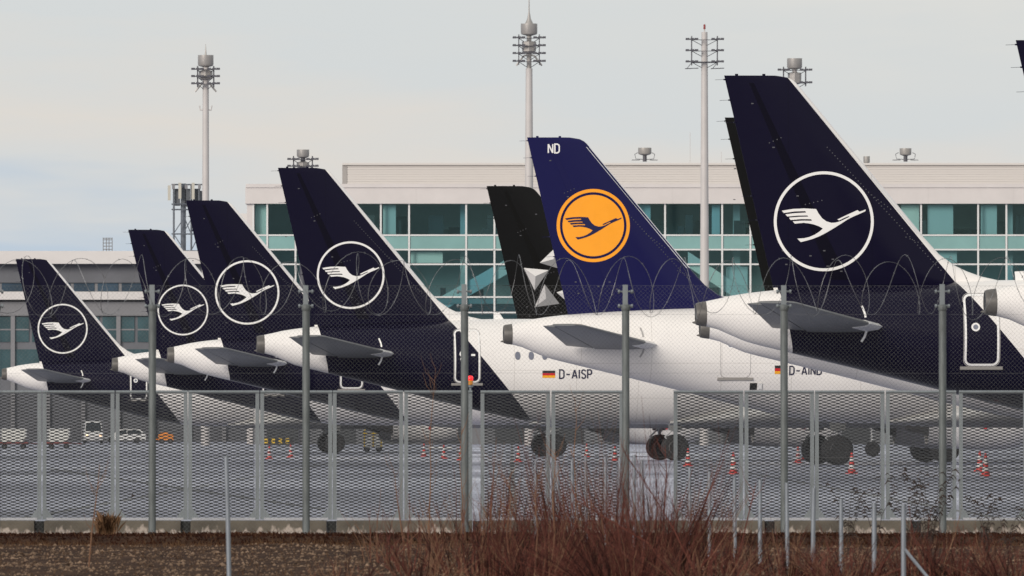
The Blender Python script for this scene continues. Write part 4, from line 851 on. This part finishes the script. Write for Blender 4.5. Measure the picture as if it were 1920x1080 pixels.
# ------------------------------------------------------------------ vehicles and ground equipment far behind the screen
M_['car_white'] = mat('white_vehicle_paint', (.70, .70, .69), .3, coat=.4, var=.03, scale=2); M_['car_glass'] = mat('dark_vehicle_glass', (.02, .028, .035), .08); M_['lamp_on'] = mat('lit_headlamp', (.9, .7, .5), .3, emit=((1, .55, .28), 2.2)); M_['yellow'] = mat('yellow_equipment_paint', (.60, .40, .03), .5, var=.15, scale=3); M_['orange'] = mat('orange_equipment_paint', (.70, .24, .03), .5, var=.1, scale=3); M_['steel_dark'] = mat('dark_chassis', (.03, .03, .033), .7)
def wheel_obj(parent, x, y, r, wd=.2, ax='Y'):
    m = MB(); m.lathe([(r * .55, -wd / 2), (r * .9, -wd / 2), (r, -wd * .3), (r, wd * .3), (r * .9, wd / 2), (r * .55, wd / 2)], 20, ax, (x, y, r)); w_ = m.build('wheel', M_['tyre'], parent, smooth=40)
    m = MB(); m.lathe([(r * .15, -wd / 2 - .01), (r * .54, -wd / 2 - .02), (r * .54, wd / 2 + .02), (r * .15, wd / 2 + .01)], 16, ax, (x, y, r)); m.build('rim', M_['rim'], w_, smooth=40)
def vehicle(name, loc, rz, label, cat, prof, glassp, wdt, wheels, lamps, roofx):
    """prof: side outline (x, z), lofted over the width with tumblehome"""
    e = empty(name, loc, label, cat, None, rz); m = MB(); zc = max(p[1] for p in prof); secs = []
    for f, k in ((-1, .96), (-.93, 1), (0, 1), (.93, 1), (1, .96)):
        secs.append([(x * (1 if k == 1 else .985), f * wdt / 2 * (1 - .16 * max(0, (z - .95)) / max(.1, zc - .95) if z > .95 else 1), .32 + (z - .32) * k) for x, z in prof])
    m.loft(secs); m.build('body', M_['car_white'], e, smooth=25)
    for k, g in enumerate(glassp):
        for sg in (-1, 1):
            m = MB(); yy = lambda z: sg * (wdt / 2 * (1 - .16 * max(0, (z - .95)) / max(.1, zc - .95)) + .012); q = [(x, yy(z), z) for x, z in g]; m.add(q, [tuple(range(len(q)))]); m.build('side_window', M_['car_glass'], e)
    m = MB(); (xa, za), (xb, zb_) = roofx; wl = wdt * .43; wu = wdt * .37; m.quad((xa + .02, -wl, za), (xa + .02, wl, za), (xb + .02, wu, zb_), (xb + .02, -wu, zb_)); m.build('windscreen', M_['car_glass'], e)
    for x in wheels:
        for sg in (-1, 1): wheel_obj(e, x, sg * (wdt / 2 - .1), .33)
    for sg in (-1, 1):
        m = MB(); m.lathe([(.11, 0), (.12, .02), (.1, .06), (.03, .08)], 12, 'X', (lamps[0], sg * wdt * .36, lamps[1])); m.build('headlight', M_['lamp_on'] if name == 'parked_van' else M_['rim'], e)
    return e
VD = 1240.0
vehicle('parked_van', (gx(175, VD), VD - 1, 0), R(-86), 'white van facing the camera with glowing headlights behind the screen', 'van', [(-2.4, .3), (2.3, .3), (2.42, .6), (2.38, 1.05), (1.75, 1.25), (1.2, 2.2), (1.0, 2.32), (-2.3, 2.34), (-2.42, 2.1)], [[(.2, 1.3), (1.5, 1.3), (1.05, 2.0), (.2, 2.0)]], 1.98, (1.6, -1.5), (2.38, .82), ((1.74, 1.28), (1.2, 2.18)))
vehicle('parked_car', (gx(233, VD), VD, 0), R(184), 'white estate car parked side on right of the van', 'car', [(-2.25, .32), (2.2, .32), (2.3, .55), (2.2, .78), (1.2, .95), (.5, 1.42), (.2, 1.5), (-1.6, 1.48), (-2.15, 1.0), (-2.3, .9)], [[(-1.85, .98), (-.3, .98), (-.3, 1.38), (-1.55, 1.38)], [(-.2, .98), (.95, .98), (.4, 1.38), (-.2, 1.38)]], 1.8, (1.4, -1.35), (2.2, .68), ((1.17, .98), (.5, 1.42)))
DD = 860.0; dsx = F / DD
for k, (a, b, lab) in enumerate(((2, 50, 'white baggage container nearest the left edge, on a dolly'), (90, 131, 'white baggage container right of the first screen joint, on a dolly'))):
    wd = (b - a) / dsx; cx_ = gx((a + b) / 2, DD); e = empty('baggage_container', (cx_, DD, .52), lab, 'container', 'baggage containers'); h = .98
    m = MB(); secs = [[(-wd / 2, y, 0), (wd / 2 - .3, y, 0), (wd / 2, y, .35), (wd / 2, y, h), (-wd / 2, y, h)] for y in (-.75, .75)]; m.loft(secs); m.build('shell', mat('dull_white_container', (.62, .62, .58), .5, var=.08, scale=2) if k == 0 else bpy.data.materials['dull_white_container'], e)
    m = MB(); m.box(-wd / 2 - .03, -wd / 2 + .06, -.78, -.76, -.01, h + .02); m.box(wd / 2 - .06, wd / 2 + .03, -.78, -.76, .34, h + .02); m.box(-wd / 2 + .06, wd / 2 - .06, -.78, -.76, h - .05, h + .02); m.build('edge_frame', M_['strut'], e)
    e = empty('baggage_dolly', (cx_, DD, 0), ('flat dark dolly carrying the container nearest the left edge', 'flat dark dolly carrying the container right of the first joint')[k], 'dolly', 'baggage dollies'); m = MB(); m.box(-wd / 2 - .12, wd / 2 + .12, -.78, .78, .36, .5); m.tube([(wd / 2 + .1, 0, .42), (wd / 2 + .9, 0, .36)], .04, 6); m.build('deck', mat('rusty_red_frame', (.16, .035, .03), .7) if k == 0 else bpy.data.materials['rusty_red_frame'], e)
    for x in (-wd / 2 + .25, wd / 2 - .25):
        for y in (-.65, .65): wheel_obj(e, x, y, .19, .14)
e = empty('ground_power_cart', (gx(312, 1180), 1180, 0), 'small orange ground cart with a drawbar, right of the parked car', 'ground cart')
m = MB(); m.box(-.8, .7, -.5, .5, .35, .95); m.box(-.6, .2, -.45, .45, .95, 1.15); m.build('housing', M_['orange'], e); m = MB(); m.tube([(-.8, 0, .5), (-1.7, 0, .3)], .06, 6); m.build('drawbar', M_['orange'], e)
for x in (-.45, .4):
    for y in (-.45, .45): wheel_obj(e, x, y, .26, .16)
e = empty('service_cart', (gx(697, 730), 730, 0), 'white service cart with yellow rails under the third tail', 'service cart')
m = MB(); m.box(-.5, .7, -.5, .5, .3, .85); m.box(-.2, .5, -.4, .4, .85, 1.0); m.build('tank', M_['car_white'], e)
for x in (-.45, .1, .6):
    m = MB(); m.tube([(x, -.52, .3), (x, -.52, 1.35), (x + .15, -.52, 1.45)], .045, 6); m.build('rail', M_['yellow'], e)
m = MB(); m.tube([(-.55, -.54, 1.15), (.72, -.54, 1.15)], .04, 6); m.build('rail', M_['yellow'], e)
for x in (-.3, .45):
    for y in (-.42, .42): wheel_obj(e, x, y, .2, .14)
e = empty('warning_barrier', (gx(522, 1090), 1090, 0), 'low black and yellow blocked barrier at the terminal foot', 'barrier'); m = MB()
for i in range(8): m.box(-1.3 + i * .33, -.975 + i * .33, -.1, .1, .12, .62, i % 2)
m.build('striped_board', [M_['yellow'], M_['steel_dark']], e); m = MB(); m.box(-1.35, 1.4, -.25, .25, 0, .11); m.build('foot', M_['steel_dark'], e)
# ------------------------------------------------------------------ steel stakes in the verge
M_['stake'] = mat('grey_stake_steel', (.23, .255, .29), .5, metal=.3, var=.2, scale=6, stretch=(1, 1, .3))
stk = [(424, 855, 112, 5), (1004, 863, 147, 0), (1044, 867, 146, 6), (1073, 861, 147.5, 0), (1098, 854, 146, 1), (1135, 856, 142, 1), (1162, 858, 147, 0), (1189, 853, 143, 0), (1203, 862, 141, 2), (1293, 877, 137, 0), (1330, 884, 134, 0), (1377, 892, 130, 1), (1425, 899, 126, 0), (1475, 905, 123, 1), (1526, 915, 119, -2), (1577, 935, 116, 0), (1639, 943, 112, 0), (1694, 945, 107, 0)]
sl = ['standing alone at the left, leaning a little', 'leftmost of the row in the red bush', 'leaning, second in the row in the bush', 'upright, third in the row in the bush', 'fourth in the row, left of the opening', 'fifth in the row, before the opening post', 'thin, close to the left post of the opening', 'left of two inside the wide opening', 'right of two inside the wide opening', 'right after the wide opening', 'second right of the opening', 'third right of the opening, left of a tall cone', 'fourth right of the opening', 'right in front of the round post by the flag', 'leaning slightly, right of the flag post', 'below the lone striped cone', 'last before the braced stake', 'rightmost, with a diagonal brace']
for (px, yt, d, ln), lab in zip(stk, sl):
    s_ = F / d; zt_ = HC + (YH - yt) / s_; r = .021 + rg.uniform(-.002, .003); e = empty('steel_stake', (gx(px, d), d, gz(gx(px, d), d)), 'grey steel stake ' + lab, 'stake', 'steel stakes in the verge')
    z0_ = e.location.z; lx = ln * 1.3 / s_; m = MB(); m.tube([(lx, 0, -.2), (lx * .5, 0, zt_ * .5 - z0_), (0, 0, zt_ - z0_)], [r, r, r * .96], 10); m.build('shaft', M_['stake'], e, smooth=40)
    if px == 1694: m = MB(); m.tube([(.01, -.02, HC + (YH - 1030) / s_ - z0_), (.24, -.04, HC + (YH - 1088) / s_ - z0_)], .015, 8); m.build('brace', M_['stake'], e, smooth=40)
# ------------------------------------------------------------------ bare shrubs, saplings, weeds
M_['twig'] = mat('red_brown_bark', (.165, .058, .043), .75, col2=(.070, .023, .018), scale=3, detail=2, spec=.1); M_['twig2'] = mat('tan_bark', (.25, .145, .090), .8, col2=(.13, .066, .042), scale=3, detail=2, spec=.1); M_['twig3'] = mat('dark_bark', (.045, .015, .012), .8, col2=(.022, .009, .008), scale=3, detail=2, spec=.1); M_['weed'] = mat('withered_weed', (.035, .020, .014), .85, col2=(.014, .010, .008), scale=8, detail=2)
def shrub(px, d, h, hw, n, label, seed, tan=.15, lean=0):
    r_ = random.Random(seed); x0 = gx(px, d); e0 = gz(x0, d); ms = [MB(), MB(), MB()]; n = int(n * .8); h *= 1.34 if 900 < px < 1300 and d > 108 else 1.13
    for i in range(n):
        q_ = r_.random(); m = ms[1 if q_ < tan else (2 if q_ > .72 else 0)]; u = r_.uniform(-1, 1); v = r_.uniform(-1, 1); H = h * r_.uniform(.4, 1) ** 1.3 * (1 - .28 * abs(u)) * (1.32 if r_.random() < .10 else 1); bx0 = u * hw * .42; by0 = v * hw * .35
        tx_ = bx0 + u * hw * r_.uniform(.2, .75) + lean * H + r_.gauss(0, .06); ty_ = by0 + v * hw * .5 + r_.gauss(0, .06); pts = []; rr = []; r0 = r_.uniform(.0034, .0085)
        wob = r_.uniform(0, 6.28)
        for k in range(6):
            q = k / 5; pts.append(Vector((bx0 + (tx_ - bx0) * q ** 1.35 + .016 * math.sin(wob + q * 7) * h, by0 + (ty_ - by0) * q ** 1.3, H * q - .02))); rr.append(r0 * (1 - .78 * q))
        m.tube(pts, rr, 3, cap=False)
        for b in range(r_.randint(2, 5)):
            k = r_.randint(1, 4); p = pts[k]; L = H * r_.uniform(.16, .42); a = r_.uniform(-.62, .62); bb = r_.uniform(-.4, .4); q2 = [p, p + Vector((math.sin(a) * L * .5, bb * L * .5, math.cos(a) * L * .5)), p + Vector((math.sin(a) * L * .85, bb * L * .8, L * .98))]
            m.tube(q2, [rr[k] * .6, rr[k] * .45, .0008], 3, cap=False)
            if r_.random() < .5:
                a2 = a + r_.choice((-.6, .6)); m.tube([q2[1], q2[1] + Vector((math.sin(a2) * L * .3, 0, math.cos(a2) * L * .35))], [rr[k] * .4, .0007], 3, cap=False)
    e = empty('bare_shrub', (x0, d, e0), label, 'shrub', 'leafless shrubs in the verge')
    ms[0].build('red_twigs', M_['twig'], e, fix=False)
    ms[2].build('dark_twigs', M_['twig3'], e, fix=False)
    if ms[1].v: ms[1].build('tan_twigs', M_['twig2'], e, fix=False)
SH = [(705, 128, .62, .5, 26, 'sparse leafless shrub farthest left of the thicket', .4, 0), (775, 120, .78, .55, 60, 'thin leafless shrub left of the post under the beacon', .35, .05), (860, 116, .86, .6, 100, 'tawny leafless shrub at the foot of the post under the beacon', .4, -.05), (935, 112, .90, .62, 150, 'red leafless shrub with tan stalks under the narrow screen gap', .25, .1), (1030, 117, 1.0, .62, 190, 'dense red leafless shrub in the middle of the thicket', .12, -.2), (1120, 113, 1.02, .62, 200, 'dense red leafless shrub below the post left of the opening', .10, -.1), (1215, 110, 1.10, .60, 200, 'tallest dark red leafless shrub in front of the opening', .06, -.08), (1285, 116, .90, .5, 130, 'red leafless shrub right of the opening', .1, .3), (1020, 104, .70, .7, 170, 'low red leafless shrub at the bottom edge centre', .15, .15), (1160, 103, .74, .7, 190, 'low dark red leafless shrub at the bottom edge below the opening', .08, -.25), (1375, 118, .58, .6, 130, 'low brown red shrub between the stakes right of the opening', .2, 0), (1480, 113, .52, .65, 140, 'low brown red shrub below the round post by the flag', .25, .1), (1590, 110, .50, .65, 130, 'low brown red shrub below the lone cone', .25, -.1), (1700, 114, .50, .6, 110, 'low dark shrub behind the braced stake', .15, 0), (1800, 112, .50, .6, 120, 'low dark red shrub near the right edge', .15, .1), (1900, 108, .52, .6, 120, 'low dark red shrub in the bottom right corner', .15, -.1), (1330, 102, .48, .7, 150, 'low red shrub at the bottom edge below the first stakes', .2, 0), (1560, 100, .42, .7, 130, 'low red shrub at the bottom edge between two stakes', .2, 0), (1745, 112, .62, .35, 40, 'upright reddish shrub left of the rightmost round post', .1, 0), (1845, 118, .66, .3, 26, 'wispy red shrub below the largest cone', .1, 0), (640, 104, .36, .5, 50, 'low brown shrub at the bottom edge left of the thicket', .4, 0), (800, 102, .45, .6, 90, 'low tawny shrub at the bottom edge below the sapling', .35, .1)]
for i, (px, d, h, hw, n, lab, tan, ln) in enumerate(SH): shrub(px, d, h, hw, n, lab, 40 + i, tan, ln)
def sapling(pts, d, r, label, seed, side=10, mt='twig2'):
    r_ = random.Random(seed); s_ = F / d; x0 = gx(pts[0][0], d); z0_ = gz(x0, d); P = [Vector((gx(a, d) - x0, 0, HC + (YH - b) / s_ - z0_)) for a, b in pts]; m = MB(); k = len(P); P[0].z = -.05
    m.tube(P, [r * (1 - .75 * i / (k - 1)) for i in range(k)], 5)
    for i in range(side):
        j = r_.randint(1, k - 2); f = r_.random(); p = P[j].lerp(P[j + 1], f); L = r_.uniform(.1, .32); a = r_.choice((-1, 1)) * r_.uniform(.3, .8)
        m.tube([p, p + Vector((math.sin(a) * L * .5, r_.uniform(-.1, .1), math.cos(a) * L * .5)), p + Vector((math.sin(a) * L * .8, 0, L))], [r * .45, r * .3, .001], 4, cap=False)
    e = empty('bare_sapling', (x0, d, z0_), label, 'sapling', 'thin bare saplings'); m.build('stem', M_[mt], e, fix=False)
sapling([(803, 1010), (806, 940), (808, 880), (806, 820), (811, 760), (815, 715), (817, 690)], 140, .0075, 'tall thin sapling reaching up to the dark door', 1, 12)
sapling([(166, 1060), (172, 1000), (180, 940), (184, 905), (187, 870)], 122, .009, 'thin sapling below the two lit headlights', 2, 6)
sapling([(1078, 1010), (1080, 930), (1076, 850), (1081, 790), (1078, 745)], 143, .009, 'thin brown sapling in front of the panel under D-AISP', 3, 8)
sapling([(862, 1020), (868, 940), (862, 870), (866, 800)], 141, .008, 'thin sapling beside the post under the beacon', 4, 8)
sapling([(1243, 1010), (1246, 940), (1250, 880), (1247, 835)], 138, .010, 'dark red sapling standing in the wide opening', 5, 5, 'twig')
sapling([(760, 1020), (745, 940), (741, 900), (738, 880)], 139, .007, 'slight sapling left of the tall thin one', 6, 5)
sapling([(1292, 1090), (1215, 1018), (1130, 968), (1078, 936)], 105, .013, 'thick dark branch leaning far left through the red thicket', 7, 7, 'twig')
sapling([(1262, 1090), (1160, 1030), (1080, 985), (1040, 965)], 104, .012, 'lower dark branch leaning left through the red thicket', 8, 6, 'twig')
sapling([(1322, 1085), (1262, 990), (1210, 905), (1172, 850)], 108, .008, 'dark leaning branch crossing the wide opening', 9, 7, 'twig')
sapling([(1000, 1085), (1008, 1000), (1003, 930), (1010, 880)], 107, .008, 'pale tan stalk rising left of the red thicket', 10, 6)
sapling([(960, 1085), (950, 1000), (958, 930), (952, 895)], 109, .008, 'pale tan stalk behind the narrow screen gap', 11, 6)
sapling([(1030, 1085), (1040, 1005), (1036, 930), (1042, 860), (1040, 842)], 110, .009, 'pale tan stalk in front of the screen joint below D-AISP', 12, 7)
sapling([(1370, 1080), (1395, 1000), (1412, 930), (1418, 905)], 112, .009, 'red brown branch right of the opening, leaning right', 13, 5, 'twig')
def weed(px, d, yt, n, label, seed):
    r_ = random.Random(seed); s_ = F / d; x0 = gx(px, d); z0_ = gz(x0, d); H = HC + (YH - yt) / s_ - z0_; st = MB(); lf = MB()
    for i in range(n):
        a = r_.uniform(-.42, .42); P = [Vector((0, 0, -.05)) + Vector((math.sin(a) * H * q * q * .9 + r_.gauss(0, .01), r_.gauss(0, .03), H * q * r_.uniform(.9, 1))) for q in (0, .25, .5, .75, 1)]; st.tube(P, [.006, .005, .004, .003, .0015], 4, cap=False)
        for k in range(14):
            q = r_.uniform(.3, 1) * 3.99; j = int(q); p = P[j].lerp(P[j + 1], q - j); sg = r_.choice((-1, 1)); L = r_.uniform(.025, .085); wd = r_.uniform(.005, .012); dr = r_.uniform(-.5, .6)
            c = [p, p + Vector((sg * L * .5, r_.uniform(-.02, .02), L * (.25 + dr * .3))), p + Vector((sg * L * .95, r_.uniform(-.03, .03), L * (dr * .5 - .25))), p + Vector((sg * L * 1.0, 0, L * (dr * .3 - .6)))]
            for (u, v), (w0, w1) in zip(zip(c, c[1:]), ((.2, 1), (1, .8), (.8, .1))): lf.add([u + Vector((0, -wd * w0 * .5, -wd * w0)), v + Vector((0, -wd * w1 * .5, -wd * w1)), v + Vector((0, wd * w1 * .5, wd * w1)), u + Vector((0, wd * w0 * .5, wd * w0))], [(0, 1, 2, 3)])
    e = empty('withered_weed', (x0, d, z0_), label, 'weed', 'dark withered weeds'); st.build('stems', M_['weed'], e, fix=False); lf.build('leaves', M_['weed'], e, fix=False)
weed(1592, 135, 893, 3, 'dark withered weed with curled leaves below the lone cone', 1); weed(1640, 136, 868, 3, 'tall dark weed left of the rightmost narrow joint', 2); weed(1742, 128, 868, 8, 'bushy dark withered weed at the foot of the rightmost post', 3); weed(1700, 132, 880, 3, 'drooping dark weed left of the rightmost post', 4); weed(1850, 133, 912, 4, 'low dark weed below the largest cone', 5); weed(1890, 131, 935, 3, 'dark weed at the right edge', 6)
# tuft of orange straw in front of the plinth
m = MB(); d = 148.6; r_ = random.Random(9)
for i in range(420):
    a = r_.gauss(0, .17); L = r_.uniform(.14, .36); b = r_.gauss(0, .05); q = .003; m.add([(b - q, 0, 0), (b + q, 0, 0), (b + a * L * .5 + q, r_.gauss(0, .03), L * .6), (b + a * L * 1.2, r_.gauss(0, .04), L * r_.uniform(.7, 1))], [(0, 1, 2), (0, 2, 3)])
tag(m.build('straw_tuft', mat('orange_straw', (.26, .145, .07), .85, col2=(.13, .065, .032), scale=5), None, (gx(200, d), d, gz(gx(200, d), d)), fix=False), 'orange tuft of dead grass against the concrete plinth', 'grass tuft')


m = MB(); s_ = F / 151.7
for a, b in ((0, 0), (1.4, .5), (-.9, 1.1)): m.add([(.012 * math.cos(a) + .01 * b, 0, .02 * b), (.03 * math.sin(a + 1) + .012, -.01, .02 * b + .014), (.026, -.006, .012 * b - .012), (-.008, -.012, .02 * b - .016)], [(0, 1, 2, 3)])
tag(m.build('dead_leaf', M_['weed'], None, (gx(247, 151.7), 151.7, HC + (YH - 930) / s_), fix=False), 'dark dead leaf caught in the mesh left of the leftmost full post', 'leaf')
